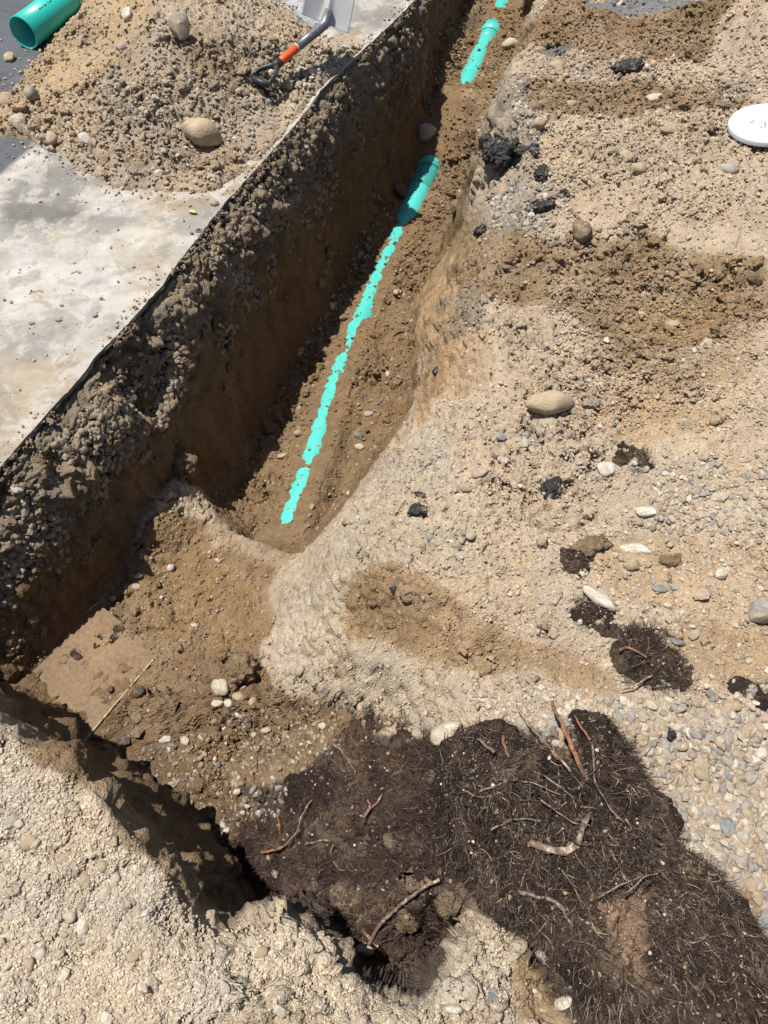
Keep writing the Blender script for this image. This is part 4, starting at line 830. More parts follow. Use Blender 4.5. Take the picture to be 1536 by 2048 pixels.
zones = [  # count, polygon, radius range (m), palette weights, dustiness
 (980, [(1000, 1450), (1250, 1390), (1560, 1370), (1560, 1800), (1400, 1700), (1280, 1560)], (.006, .017), GWG, .22),
 (620, [(1040, 1330), (1240, 1390), (1230, 1500), (980, 1460), (940, 1400)], (.004, .010), GWG, .25),
 (500, [(1260, 940), (1560, 900), (1560, 1060), (1280, 1060)], (.005, .012), GWG, .2),
 (900, [(1120, 1060), (1560, 1050), (1560, 1380), (1240, 1380)], (.004, .010), GW, .35),
 (750, [(850, 830), (1250, 850), (1240, 1060), (900, 1160), (720, 1040)], (.004, .009), GWG, .35),
 (450, [(900, 1120), (1150, 1060), (1250, 1350), (1000, 1330)], (.003, .008), GW, .4),
 (560, [(540, 470), (640, 420), (900, 80), (1000, 50), (980, 330), (860, 560), (830, 760), (660, 1060), (540, 1060), (500, 900)], (.005, .014), GW, .35),
 (350, [(560, 640), (760, 400), (790, 420), (700, 560), (620, 720)], (.008, .02), GW, .3),
 (700, [(280, 1500), (480, 1420), (720, 1430), (700, 1520), (520, 1700), (420, 1640), (300, 1600)], (.004, .010), GWG, .3),
 (160, [(250, 1150), (420, 1060), (560, 1130), (520, 1300), (330, 1330)], (.003, .008), GW, .4),
 (380, [(200, 180), (320, 150), (480, 180), (560, 230), (420, 300), (230, 280)], (.006, .014), GW, .45),
 (750, [(0, 240), (150, 170), (420, 60), (600, 90), (560, 280), (440, 400), (200, 400), (60, 310)], (.006, .015), GW, .4),
 (260, [(600, 130), (720, 70), (735, 100), (640, 190), (560, 190)], (.008, .017), GW*0+1/8, .15),
 (420, [(920, 440), (1010, 380), (1120, 380), (1100, 470), (960, 490)], (.006, .018), GWG, .1),
 (300, [(960, 220), (1050, 220), (1090, 300), (1050, 350), (980, 330)], (.007, .018), GWG, .15),
 (170, [(1040, 130), (1300, 110), (1330, 160), (1080, 165)], (.008, .018), GWG, .2),
 (220, [(1440, 110), (1560, 100), (1560, 200), (1420, 180)], (.007, .015), GW, .3),
 (600, [(1080, 470), (1536, 480), (1536, 820), (1130, 760)], (.004, .011), GW, .4),
 (130, [(0, 1600), (300, 1720), (700, 1960), (900, 2060), (-40, 2060)], (.006, .016), GW, .55),
 (90, [(1380, 1700), (1480, 1760), (1560, 1880), (1560, 2000), (1460, 1900)], (.003, .010), GWG, .1),
]
gx_, gy_, gr_, gc_ = [], [], [], []
for n, pol, (r0, r1), wt_, du in zones:
    x, y = rnd_ground(n, pol); m = len(x); r = r0+(r1-r0)*rng.uniform(0, 1, m)**2.2
    c = gcols(m, wt_/wt_.sum()); c = mixsoil(x, y, smp(HF, x, y), c, (.06+np.full(m, du)*rng.uniform(.3, 1.9, m)).clip(0, .95))
    gx_.append(x); gy_.append(y); gr_.append(r); gc_.append(c)
x, y = rnd_ground(12000); m = len(x); r = .0022+.0048*rng.uniform(0, 1, m)**3+.0012*np.clip(y, 0, 6)
gx_.append(x); gy_.append(y); gr_.append(r); gc_.append(mixsoil(x, y, smp(HF, x, y), gcols(m, GW/GW.sum()), rng.uniform(.2, .8, m)))
x, y, r, c = map(np.concatenate, (gx_, gy_, gr_, gc_))
rdv = smp(RD, x, y); hz = smp(HF, x, y); bare = (rdv < 0) & (hz < .004); inz = (np.abs(smp(PD, x, y)) < .075)
gs = np.abs(smp(HF, x+.01, y)-smp(HF, x-.01, y))/.02+np.abs(smp(HF, x, y+.01)-smp(HF, x, y-.01))/.02
keep = ~(bare & (rng.uniform(0, 1, len(x)) < .96)) & ~inz & (gs < 2.2) & ~((rdv > -.02) & (rdv < .03) & (hz < .02))
for a_, b_, rr in placed: keep &= (x-a_)**2+(y-b_)**2 > (rr*.9)**2
x, y, r, c = x[keep], y[keep], r[keep], c[keep]; bare = bare[keep]
z = np.where(bare, 0.001, fine(x, y))
# the individually countable ones: those that show largest
vis = r/np.sqrt(x*x+y*y+(CH-z)**2); ordr = np.argsort(-vis)
def zone_of(px, py, z_, rd_):
    if rd_ < 0: return ('rounded pebble lying loose on the spoil heap over the pavement', 'pebbles on the spoil heap')
    if py > 1430 and px < 900 and z_ > -.1: return ('dusty pebble half sunk in the pale foreground spoil', 'pebbles in the foreground spoil')
    if z_ < -.3: return ('pebble lying on the moist brown earth down in the dig', 'pebbles down in the dig')
    if px > 1000 and py > 1380: return ('pale or grey pebble in the loose gravel bed right of the dark root mat', 'gravel bed stones beside the root mat')
    if py > 820: return ('pebble resting on the pale dry slope right of the dig', 'pebbles on the pale slope')
    if py > 470: return ('pebble in the brown spoil spread on the right bank', 'pebbles in the brown spoil')
    return ('pebble among broken asphalt and soil near the far right trench rim', 'pebbles by the broken asphalt rim')
def proj(x, y, z):
    c = y*cP-(z-CH)*sP; u = y*sP+(z-CH)*cP; return 768+FPX*x/c, 1024-FPX*u/c
used = np.zeros(len(x), bool); nb = 0
for k in ordr:
    if nb >= 150: break
    px, py = proj(x[k], y[k], z[k])
    if not (8 < px < 1528 and 8 < py < 2040): continue
    hp = hit(px, py)
    if abs(hp.x-x[k])+abs(hp.y-y[k]) > .06: continue
    used[k] = True; nb += 1; cc_ = c[k]
    mt = 'cream' if cc_[0] > .36 and cc_[2] > .25 else ('tan' if cc_[0]-cc_[2] > .1 else ('grey' if cc_[0] > .19 else 'blue'))
    me = rock_data('m' if k % 2 else 'a', int(k) % 8, mt); o = bpy.data.objects.new('pebble', me); C.objects.link(o)
    o.scale = (r[k]*1.15, r[k]*.85, r[k]*.65); o.rotation_euler = (random.uniform(-.3, .3), random.uniform(-.3, .3), random.uniform(0, 6)); o.location = (x[k], y[k], z[k]+r[k]*.08)
    lb, gp = zone_of(px, py, z[k], smp(RD, x[k], y[k])); tag(o, lb, 'pebble', gp)
nu = ~used
g = scatter(np.stack([x, y, z], 1)[nu], r[nu], c[nu], LOWR, 'gravel', 'gravel', embed=.38, smooth=False); tag(g, 'loose mixed gravel strewn over the dug soil', 'gravel', kind='stuff')
# crumbs of soil
x, y = rnd_ground(150000); m = len(x)
xa, ya = rnd_ground(60000, [(0, 1440), (180, 1560), (300, 1700), (440, 1850), (700, 1950), (860, 1990), (950, 1830), (1060, 2060), (-60, 2060)]); x = np.concatenate([x, xa]); y = np.concatenate([y, ya]); m = len(x)
xa, ya = rnd_ground(14000, [(1080, 560), (1536, 600), (1536, 860), (1150, 860)]); x = np.concatenate([x, xa]); y = np.concatenate([y, ya]); m = len(x)
xa, ya = rnd_ground(14000, [(1060, 20), (1536, 0), (1560, 460), (1100, 400), (1000, 200)]); x = np.concatenate([x, xa]); y = np.concatenate([y, ya]); m = len(x)
r = (.0012+.0036*rng.uniform(0, 1, m)**3)*(.85+.33*np.clip(y, 0, 6))
z = smp(HF, x, y); col, cl, wt, lw = soil_maps(x, y, z, None)
rdv = smp(RD, x, y); bare = (rdv < 0) & (z < .002)
gs = np.abs(smp(HF, x+.01, y)-smp(HF, x-.01, y))/.02+np.abs(smp(HF, x, y+.01)-smp(HF, x, y-.01))/.02
edge_d = sstep(-.05, .0, z)
keep = (rng.uniform(0, 1, m) < np.clip(cl, .1, 1)) & (gs < 2.6) & ~((np.abs(smp(PD, x, y)) < .06) & (rng.uniform(0, 1, m) < .45))
nearheap = bare & (smp(blur(np.where((RD < 0) & (HF > 0), 1., 0.).astype(np.float32), 8, 2), x, y) > rng.uniform(.03, .8, m))
keep = np.where(bare, nearheap | (rng.uniform(0, 1, m) < .015) | ((rdv > -.07) & (rng.uniform(0, 1, m) < .8*sstep(-.1, .3, fbm(x, y, x*0, 5, 3, 333))*sstep(-.07, -.005, rdv))), keep)
keep &= ~((rdv > -.01) & (rdv < .03) & (z < .02) & (z > -.12))
x, y, z, r, col, bare = x[keep], y[keep], z[keep], r[keep], col[keep], bare[keep]
pdc = np.abs(smp(PD, x, y)); tzc = np.interp(smp(PS, x, y), Ls, pc[:, 2]); onp = (pdc < .045) & (smp(PS, x, y) > .05)
z = np.where(bare, .001, fine(x, y)); z = np.where(onp, np.maximum(z, tzc+np.sqrt(np.maximum(PR*PR-pdc*pdc, 0))-.0004), z); pdk = onp & (rng.uniform(0, 1, len(x)) < .80) & (z > fine(x, y)+.002)
x, y, z, r, col = x[~pdk], y[~pdk], z[~pdk], r[~pdk], col[~pdk]
col = np.clip(col*rng.uniform(.75, 1.28, (len(x), 1)), .01, .8)
g = scatter(np.stack([x, y, z], 1), r, col, LOWC, 'soil_crumbs', 'crumb', embed=.2, flat=(.6, 1.0), smooth=False); tag(g, 'loose crumbs of dug soil', 'soil crumbs', kind='stuff')
x, y = rnd_ground(9000); m = len(x); xa, ya = rnd_ground(1100, [(0, 300), (60, 120), (300, -20), (560, 60), (560, 260), (400, 400), (200, 390)]); x = np.concatenate([x, xa]); y = np.concatenate([y, ya])
for pol_, n_ in (([(1060, 460), (1560, 470), (1560, 850), (1150, 800)], 1800), ([(1050, 20), (1560, -20), (1560, 440), (1100, 420)], 2000), ([(280, 1500), (560, 1430), (760, 1480), (640, 1620), (480, 1760), (330, 1620)], 900), ([(0, 1450), (180, 1570), (300, 1700), (440, 1850), (640, 1850), (700, 1960), (860, 2000), (950, 1850), (1050, 2060), (0, 2060)], 900), ([(500, 1010), (560, 800), (640, 640), (760, 430), (900, 100), (1000, 60), (960, 330), (860, 540), (800, 800), (660, 1040)], 900)):
    xa, ya = rnd_ground(n_, pol_); x = np.concatenate([x, xa]); y = np.concatenate([y, ya])
m = len(x); z = smp(HF, x, y); col, cl, wt, lw = soil_maps(x, y, z, None); rdv = smp(RD, x, y)
r = (.004+.018*rng.uniform(0, 1, m)**3.5)*(.8+.15*np.clip(y, 0, 5)); gs = np.abs(smp(HF, x+.01, y)-smp(HF, x-.01, y))/.02+np.abs(smp(HF, x, y+.01)-smp(HF, x, y-.01))/.02
keep = (rng.uniform(0, 1, m) < np.clip(cl*1.3-.45, .02, 1)) & (gs < 1.8) & (np.abs(smp(PD, x, y)) > .085) & ~((rdv < .04) & (z < .006)) & (fbm(x, y, x*0, 3, 3, 950) > -.25)
for a_, b_, rr in placed: keep &= (x-a_)**2+(y-b_)**2 > (rr*.8)**2
x, y, z, r, col = x[keep], y[keep], z[keep], r[keep], col[keep]
CL = [rockmesh(180+s, 3, True, rough=.75) for s in range(8)]
g = scatter(np.stack([x, y, fine(x, y)], 1), r, np.clip(col*rng.uniform(.85, 1.12, (len(x), 1)), .01, .8), CL, 'soil_clods', 'soil', embed=.38, flat=(.6, .95)); tag(g, 'broken clods of earth lying on the spoil', 'soil clods', kind='stuff')
# rubble held in the top of the left wall, just under the pavement
rp = np.array(rim); seg = np.hypot(*np.diff(rp, axis=0).T); cl_ = np.concatenate([[0], np.cumsum(seg)]); n = 14000
s_ = cl_[3]*.8+rng.uniform(0, 1, n)**1.3*(5.4); bx = np.interp(s_, cl_, rp[:, 0]); by = np.interp(s_, cl_, rp[:, 1]); oo = .03+.11*rng.uniform(0, 1, n)**.9
x = bx+RN[0]*oo; y = by+RN[1]*oo; z = smp(HF, x, y)+.004; 
kp = (z < -.06) & (z > -.42-.1*rng.uniform(0, 1, n)-.25*(y < 2.1)*rng.uniform(0, 1, n)) & (fbm(x, y, z, 5, 2, 300) > -.25+.9*np.clip(-z-.25, 0, 1)*2)
x, y, z = x[kp], y[kp], z[kp]; r = .004+.014*rng.uniform(0, 1, len(x))**3.5
c = gcols(len(x), GWG)*.8; dk = rng.uniform(.35, .95, len(x))[:, None]; c = c*(1-dk)+np.array([.24, .18, .12])*dk
nw = 1500; s2 = cl_[3]*.8+rng.uniform(0, 1, nw)**1.3*5.4; o2 = .02+.13*rng.uniform(0, 1, nw)**.8; x2 = np.interp(s2, cl_, rp[:, 0])+RN[0]*o2; y2 = np.interp(s2, cl_, rp[:, 1])+RN[1]*o2; z2 = smp(HF, x2, y2)
k2 = (z2 < -.05) & (fbm(x2, y2, z2, 4, 3, 320) > -.15+.5*np.clip(-z2-.2, 0, 1)); x2, y2, z2 = x2[k2], y2[k2], z2[k2]
gw = scatter(np.stack([x2, y2, z2], 1), .008+.026*rng.uniform(0, 1, len(x2))**3, np.array([.21, .155, .10])*rng.uniform(.65, 1.25, (len(x2), 1)), CL, 'wall_clods', 'soil', embed=.45, flat=(.7, 1)); tag(gw, 'ragged earth clods hanging in the cut wall', 'soil clods', kind='stuff')
s3 = cl_[3]*.8+rng.uniform(0, 1, 1500)*5.2; x3 = np.interp(s3, cl_, rp[:, 0]); y3 = np.interp(s3, cl_, rp[:, 1]); k3 = fbm(x3, y3, x3*0, 4.5, 4, 340, .65) > -.02; s3, x3, y3 = s3[k3], x3[k3], y3[k3]; o3 = rng.uniform(-.004, .022, len(x3)); r3 = .0035+.011*rng.uniform(0, 1, len(x3))**3
gw2 = scatter(np.stack([x3+RN[0]*o3, y3+RN[1]*o3, -.006-.9*np.abs(o3)-r3*.3], 1), r3, np.array([.24, .185, .13])*rng.uniform(.6, 1.2, (len(x3), 1)), CL, 'edge_clods', 'soil', embed=.4, flat=(.7, 1)); tag(gw2, 'dirt crumbs caked along the cut pavement edge', 'soil clods', kind='stuff')
g = scatter(np.stack([x, y, z], 1), r, c, LOWR, 'wall_rubble', 'gravel', embed=.4, flat=(.7, 1), smooth=False); tag(g, 'crushed stone rubble exposed under the pavement edge', 'rubble', kind='stuff')
# ---------------------------------------------------------------- root mats
def in_poly_pts(pol, n):
    return rnd_ground(n, pol)
def fibre_mesh(P0, D0, Ln, R, cols, segs=5, curl=.5, up=.3, nrmf=None):
    n = len(P0); pos = np.array(P0, float); d = np.array(D0, float); d /= np.linalg.norm(d, axis=1, keepdims=True)
    rings = []; st = (Ln/segs)[:, None]; bend = rng.normal(0, 1, (n, 3))*curl
    for k in range(segs+1):
        rr = R*(1-.75*k/segs)
        a = np.cross(d, np.array([.31, .22, .93])); a /= np.linalg.norm(a, axis=1, keepdims=True)+1e-9; b = np.cross(d, a)
        for j in range(3):
            t = 2*np.pi*j/3; rings.append(pos+(a*math.cos(t)+b*math.sin(t))*rr[:, None])
        pos = pos+d*st; bend = bend*.7+rng.normal(0, 1, (n, 3))*curl*.6; d = d+bend*.35; d /= np.linalg.norm(d, axis=1, keepdims=True)
        hh = smp(HF, pos[:, 0], pos[:, 1]); low = pos[:, 2] < hh+.002; d[low, 2] = np.abs(d[low, 2])+.15; pos[low, 2] = hh[low]+.003
        hi = pos[:, 2] > hh+up; d[hi, 2] -= .5
    V = np.stack(rings, 1).reshape(-1, 3); nv = (segs+1)*3; f = []
    for k in range(segs):
        for j in range(3): f.append((k*3+j, k*3+(j+1) % 3, (k+1)*3+(j+1) % 3, (k+1)*3+j))
    f = np.array(f); Fq = (f[None]+(np.arange(n)*nv)[:, None, None]).reshape(-1, 4)
    return V, Fq, np.repeat(cols, nv, 0)
FC = np.array([[.028, .019, .015], [.045, .030, .024], [.075, .052, .040], [.14, .105, .078], [.30, .24, .17], [.07, .035, .025]])
def root_clump(name, label, pol, nf, lmax, lift, thick, dirv=None, w_=None, peat_h=.02, patches=(), fc=None, cat='root mat', curl=.55):
    cpx = sum(a for a, b in pol)/len(pol); cpy = sum(b for a, b in pol)/len(pol); c0 = hit(cpx, cpy)
    root = empty(name, c0); tag(root, label, cat)
    pm = poly_mask(pol, .03); q = pm[0]; xs = [a[0] for a in q]; ys_ = [a[1] for a in q]
    st = .0045 if nf > 3000 else .004; ax = np.arange(min(xs)-.04, max(xs)+.04, st); ay = np.arange(min(ys_)-.04, max(ys_)+.04, st); PX, PY = np.meshgrid(ax, ay); sh = PX.shape
    x, y = PX.ravel(), PY.ravel(); wx_, wy_ = x+.06*fbm(x, y, x*0, 11, 4, 400), y+.06*fbm(x, y, x*0, 11, 4, 410)
    k = eval_poly((q, .03), wx_, wy_)
    f, cid = worley(x, y, x*0, 34, 420)
    h = k**.6*peat_h*(1+1.1*fbm(x, y, x*0, 8, 3, 430)) + k*.018*fbm(x, y, x*0, 36, 3, 440)+k*.010*(.5-f)-.02*(1-sstep(0, .3, k))
    hol = sstep(.32, .55, fbm(x, y, x*0, 6, 3, 450)); h -= hol*k*.05
    tq = fbm(x, y, x*0, 9, 4, 455, .6)*5; tq_ = tq-np.floor(tq); h += k*(sstep(.35, .6, tq_)-tq_)*.034*min(1, peat_h/.03)
    Zt = smp(HF, x, y)+h
    c = np.tile(PEAT, (len(x), 1))*(1+.5*fbm(x, y, x*0, 15, 3, 460))[:, None]
    for pp, pc_, ps_ in patches:
        kk_ = eval_poly(poly_mask(pp, .03), wx_, wy_)*ps_*sstep(-.15, .1, fbm(x, y, x*0, 22, 4, 470, .65)+.12); c = c*(1-kk_[:, None])+np.array(pc_)*kk_[:, None]
    ii = np.arange(len(x)).reshape(sh); Fq = np.stack([ii[:-1, :-1], ii[:-1, 1:], ii[1:, 1:], ii[1:, :-1]], -1).reshape(-1, 4); Fq = Fq[(k[Fq].max(1) > .02)]
    dk_ = sstep(.0, .25, fbm(x, y, x*0, 10, 4, 475, .65))*.6; c = c*(1-dk_[:, None])+np.array([.125, .09, .062])*dk_[:, None]
    us = np.unique(Fq); re = np.zeros(len(x), int); re[us] = np.arange(len(us))
    V = np.stack([x, y, Zt], 1)[us]-np.array(c0); link('peat', mesh_np('peat', V, re[Fq], np.clip(c[us], .006, .6)), M['peat'], root)
    fx_, fy_ = in_poly_pts([(a, b) for a, b in pol], max(30, nf//28)); n = len(fx_)
    ix_ = np.clip(((fx_-ax[0])/st).astype(int), 0, sh[1]-1); iy_ = np.clip(((fy_-ay[0])/st).astype(int), 0, sh[0]-1); zz_ = Zt.reshape(sh)[iy_, ix_]
    cf = np.array([[.46, .41, .33], [.30, .22, .14], [.16, .10, .06]])[rng.choice(3, n, p=[.25, .4, .35])]*rng.uniform(.7, 1.1, (n, 1))
    fl = scatter(np.stack([fx_, fy_, zz_+.002], 1), .0010+.004*rng.uniform(0, 1, n)**6, cf, LOWC, 'soil_flecks', 'crumb', embed=.1, smooth=False); fl.data.transform(Matrix.Translation(-c0)); fl.parent = root; fl['kind'] = 'stuff'
    fx_, fy_ = in_poly_pts([(a, b) for a, b in pol], nf); n = len(fx_)
    ix_ = np.clip(((fx_-ax[0])/st).astype(int), 0, sh[1]-1); iy_ = np.clip(((fy_-ay[0])/st).astype(int), 0, sh[0]-1); zz_ = Zt.reshape(sh)[iy_, ix_]
    gk = eval_poly((q, .03), fx_, fy_); hz_ = np.maximum(zz_, smp(HF, fx_, fy_))
    an = rng.uniform(0, 2*np.pi, n) if dirv is None else dirv+rng.normal(0, .8, n)
    flow = fbm(fx_, fy_, fx_*0, 4, 2, 480)*3; an = an*.5+flow if dirv is None else an+flow*.4
    D = np.stack([np.cos(an), np.sin(an), rng.normal(.12, lift, n)], 1)
    Lf = lmax*(.25+.75*rng.uniform(0, 1, n)**1.8); Rf = thick*(.5+1.5*rng.uniform(0, 1, n)**4)
    wv = w_ if w_ is not None else [.26, .25, .22, .15, .08, .04]
    vis_ = rng.uniform(0, 1, n) < .6+.4*sstep(-.25, .05, fbm(fx_, fy_, fx_*0, 9, 3, 490)); fx_, fy_, hz_, D, Lf, Rf, n = fx_[vis_], fy_[vis_], hz_[vis_], D[vis_], Lf[vis_], Rf[vis_], int(vis_.sum())
    if len(patches):
        pk_ = np.zeros(len(fx_))
        for pp, pc_, ps_ in patches: pk_ = np.maximum(pk_, eval_poly(poly_mask(pp, .03), *warp(fx_, fy_, .04, 12))*ps_)
        vis_ = rng.uniform(0, 1, n) > pk_*1.05; fx_, fy_, hz_, D, Lf, Rf, n = fx_[vis_], fy_[vis_], hz_[vis_], D[vis_], Lf[vis_], Rf[vis_], int(vis_.sum())
    # frayed edge
    nfr = int(nf*.10); qq = np.array(q); sg_ = np.hypot(*np.diff(qq, axis=0).T); cq = np.concatenate([[0], np.cumsum(sg_)]); tq2 = rng.uniform(0, cq[-1], nfr); ex_ = np.interp(tq2, cq, qq[:, 0]); ey_ = np.interp(tq2, cq, qq[:, 1])
    area = float(np.sum(qq[:-1, 0]*qq[1:, 1]-qq[1:, 0]*qq[:-1, 1])); ei = np.clip(np.searchsorted(cq, tq2)-1, 0, len(qq)-2); ed_ = (qq[ei+1]-qq[ei])/sg_[ei][:, None]; on_ = np.stack([ed_[:, 1], -ed_[:, 0]], 1)*(1 if area > 0 else -1)
    inn = rng.uniform(.0, .03, nfr); ex_ = ex_-on_[:, 0]*inn; ey_ = ey_-on_[:, 1]*inn
    fx_ = np.concatenate([fx_, ex_]); fy_ = np.concatenate([fy_, ey_]); hz_ = np.concatenate([hz_, smp(HF, ex_, ey_)+.004+peat_h*.5*rng.uniform(0, 1, nfr)]); D = np.vstack([D, np.column_stack([on_+rng.normal(0, .6, (nfr, 2)), rng.normal(.15, .25, nfr)])])
    Lf = np.concatenate([Lf, lmax*rng.uniform(.2, .75, nfr)]); Rf = np.concatenate([Rf, thick*rng.uniform(.4, 1.0, nfr)]); n = len(fx_)
    fcx = FC if fc is None else fc
    cf = fcx[rng.choice(len(fcx), n, p=wv)]*rng.uniform(.7, 1.25, (n, 1))
    V, Fq, cv = fibre_mesh(np.stack([fx_, fy_, hz_], 1), D, Lf, Rf, cf, up=peat_h+.03, curl=curl)
    fo = link('root_fibres', mesh_np('root_fibres', V-np.array(c0), Fq, cv, smooth=True), M['root_dark'], root); fo['kind'] = 'stuff'
    return root
def root_part(parent, pxs, r0, r1, mt, up=.02, name='root', wob=.004, label=None, ups=None, side=0):
    ps = []; n = len(pxs)
    for i_, (a, b) in enumerate(pxs):
        h = hit(a, b); u_ = ups[i_] if ups else up
        d = ray(a, b); t = (h.z+u_-CH)/d[2]; ps.append(Vector((d[0]*t, d[1]*t, h.z+u_)))
    out = []; rs = []
    for i_ in range(n-1):
        p0 = ps[max(i_-1, 0)]; p1 = ps[i_]; p2 = ps[i_+1]; p3 = ps[min(i_+2, n-1)]
        for k in range(8):
            t = k/8; out.append(.5*((2*p1)+(p2-p0)*t+(2*p0-5*p1+4*p2-p3)*t*t+(3*p1-p0-3*p2+p3)*t*t*t))
    out.append(ps[-1]); m = len(out)
    for i_ in range(m):
        nz_ = mnoise.noise_vector(out[i_]*40)*wob; out[i_] = out[i_]+nz_; rs.append((r0+(r1-r0)*i_/(m-1))*(1+.22*mnoise.noise(out[i_]*70)))
    mb = MB(); mb.tube(out, rs, 9)
    o = mb.build(name, M[mt], parent)
    if label: o['label'] = label
    return o
BR = (.25, .165, .11)
big = root_clump('root_mat', 'largest black fibrous root mat covering the lower right corner', [(885, 1500), (1000, 1455), (1100, 1520), (1180, 1560), (1150, 1440), (1200, 1440), (1250, 1530), (1330, 1650), (1390, 1740), (1440, 1810), (1530, 1900), (1570, 1990), (1560, 2060), (1300, 2060), (1190, 2010), (1090, 1900), (960, 1800), (900, 1700), (850, 1600)], 44000, .058, .34, .00095, dirv=-.7, peat_h=.06,
                 patches=[([(1300, 1660), (1370, 1690), (1370, 1760), (1310, 1740)], BR, .9), ([(1180, 1790), (1270, 1770), (1310, 1860), (1280, 1960), (1190, 1950)], BR, .95), ([(1060, 1705), (1120, 1700), (1130, 1740), (1070, 1745)], (.16, .11, .07), .7), ([(1000, 1560), (1030, 1550), (1080, 1580), (1020, 1600)], (.10, .07, .05), .6), ([(1240, 1620), (1290, 1620), (1290, 1660), (1250, 1660)], (.12, .08, .055), .6), ([(1060, 1900), (1120, 1880), (1150, 1940), (1090, 1950)], (.13, .09, .06), .7), ([(1440, 1880), (1560, 1930), (1560, 2000), (1470, 1960)], (.17, .12, .08), .8), ([(1360, 1820), (1440, 1820), (1460, 1900), (1360, 1900)], (.10, .065, .045), .7), ([(1330, 1980), (1540, 1950), (1540, 2050), (1330, 2050)], (.11, .07, .045), .6)], curl=.8)
root_part(big, [(1058, 1686), (1090, 1698), (1130, 1702), (1150, 1690)], .0085, .0085, 'bark', label='thick pale-flecked horizontal root of the hook', up=.068)
root_part(big, [(1150, 1698), (1160, 1668), (1172, 1642), (1180, 1632)], .008, .005, 'pale_root', label='rising pale root of the hook', up=.072)
root_part(big, [(1038, 1786), (1070, 1792), (1105, 1802), (1128, 1818)], .0035, .0045, 'pale_root', label='bare pale grey root', up=.072)
root_part(big, [(1127, 1816), (1132, 1835), (1146, 1855)], .004, .0022, 'pale_root', up=.072, label='lower fork of the bare pale root')
root_part(big, [(1128, 1817), (1150, 1828), (1175, 1856)], .0025, .001, 'pale_root', up=.072, label='upper thin fork of the bare pale root')
root_part(big, [(1102, 1402), (1120, 1440), (1138, 1480), (1150, 1510), (1175, 1560)], .004, .006, 'orange_wood', label='upright reddish brown root with an orange tip', ups=[.10, .10, .09, .08, .07])
root_part(big, [(1006, 1470), (1008, 1490), (1018, 1515)], .004, .0035, 'orange_wood', label='short bright orange broken root', ups=[.08, .075, .07])
root_part(big, [(955, 1478), (970, 1490), (988, 1505)], .003, .004, 'bark', up=.068, label='short pinkish brown root stub')
root_part(big, [(1032, 1408), (1060, 1450), (1090, 1485), (1118, 1520)], .0013, .0032, 'bark', ups=[.06, .07, .075, .07], label='long thin dark twig reaching over the gravel')
root_part(big, [(1100, 1485), (1115, 1510), (1140, 1545)], .0015, .003, 'bark', up=.072)
root_part(big, [(1148, 1430), (1165, 1455), (1180, 1480)], .002, .003, 'orange_wood', up=.075)
for a_ in ([(1185, 1490), (1190, 1560), (1210, 1600), (1250, 1650)], [(1230, 1480), (1200, 1500), (1180, 1540)], [(1000, 1560), (1060, 1565), (1120, 1590)], [(960, 1580), (1000, 1570), (1040, 1550)], [(1080, 1600), (1140, 1640), (1180, 1650)], [(980, 1660), (1030, 1640), (1080, 1640)], [(1250, 1640), (1280, 1680), (1310, 1700)], [(1250, 1790), (1290, 1755), (1330, 1740)],
           [(1360, 1930), (1400, 1915), (1430, 1890)], [(1140, 1880), (1180, 1890), (1230, 1930)], [(1180, 1800), (1240, 1770), (1290, 1750)], [(1340, 2000), (1380, 2010), (1430, 2030)], [(1250, 1960), (1290, 1990), (1320, 2040)], [(1060, 1840), (1090, 1870), (1110, 1900)], [(900, 1560), (950, 1590), (1010, 1590)], [(1220, 1700), (1240, 1740), (1260, 1780)], [(1420, 1960), (1470, 1990), (1530, 1995)], [(1060, 1540), (1100, 1560), (1150, 1600)]):
    root_part(big, a_, random.uniform(.0014, .0028), .0008, random.choice(['pale_root', 'bark', 'pale_root']), up=.072)
mid = root_clump('root_mat', 'dark reddish root mat hanging over the hole left of the largest root mat', [(455, 1700), (500, 1660), (570, 1640), (590, 1570), (660, 1530), (720, 1450), (800, 1490), (880, 1510), (870, 1620), (920, 1740), (950, 1790), (880, 1800), (860, 1900), (800, 1900), (720, 1850), (640, 1780), (540, 1740)], 22000, .055, .34, .0008, dirv=None, peat_h=.02,
                 fc=np.array([[.045, .026, .022], [.06, .035, .03], [.085, .052, .042], [.13, .09, .07], [.21, .16, .12], [.08, .035, .028]]),
                 patches=[([(700, 1480), (800, 1500), (860, 1600), (760, 1640), (680, 1560)], (.12, .08, .05), .6), ([(560, 1760), (680, 1740), (780, 1800), (700, 1840)], (.26, .19, .12), .8), ([(780, 1740), (930, 1760), (860, 1860), (800, 1860)], (.15, .10, .08), .7), ([(650, 1640), (760, 1620), (760, 1730), (680, 1740)], (.08, .05, .035), .8)])
root_part(mid, [(738, 1888), (760, 1850), (785, 1825), (820, 1795), (860, 1768), (880, 1760)], .0045, .0038, 'bark', label='brown stick with white flecks leaning across the mat', up=.05, wob=.002)
root_part(mid, [(522, 1706), (545, 1700), (572, 1690)], .0035, .0035, 'orange_wood', up=.035, label='short orange red root')
root_part(mid, [(572, 1690), (592, 1668), (600, 1640), (612, 1615), (625, 1600)], .0028, .0022, 'bark', up=.05, label='dark curving root')
root_part(mid, [(560, 1670), (558, 1645), (556, 1630)], .003, .003, 'orange_wood', up=.03)
root_part(mid, [(610, 1690), (640, 1682), (665, 1684)], .0035, .003, 'pale_root', up=.035)
root_part(mid, [(668, 1690), (662, 1710), (675, 1735), (690, 1740)], .003, .002, 'bark', up=.035)
root_part(mid, [(726, 1636), (745, 1612), (765, 1592)], .0042, .003, 'bark', up=.04, label='short grey broken branch end')
root_part(mid, [(735, 1600), (742, 1612)], .003, .003, 'orange_wood', up=.05)
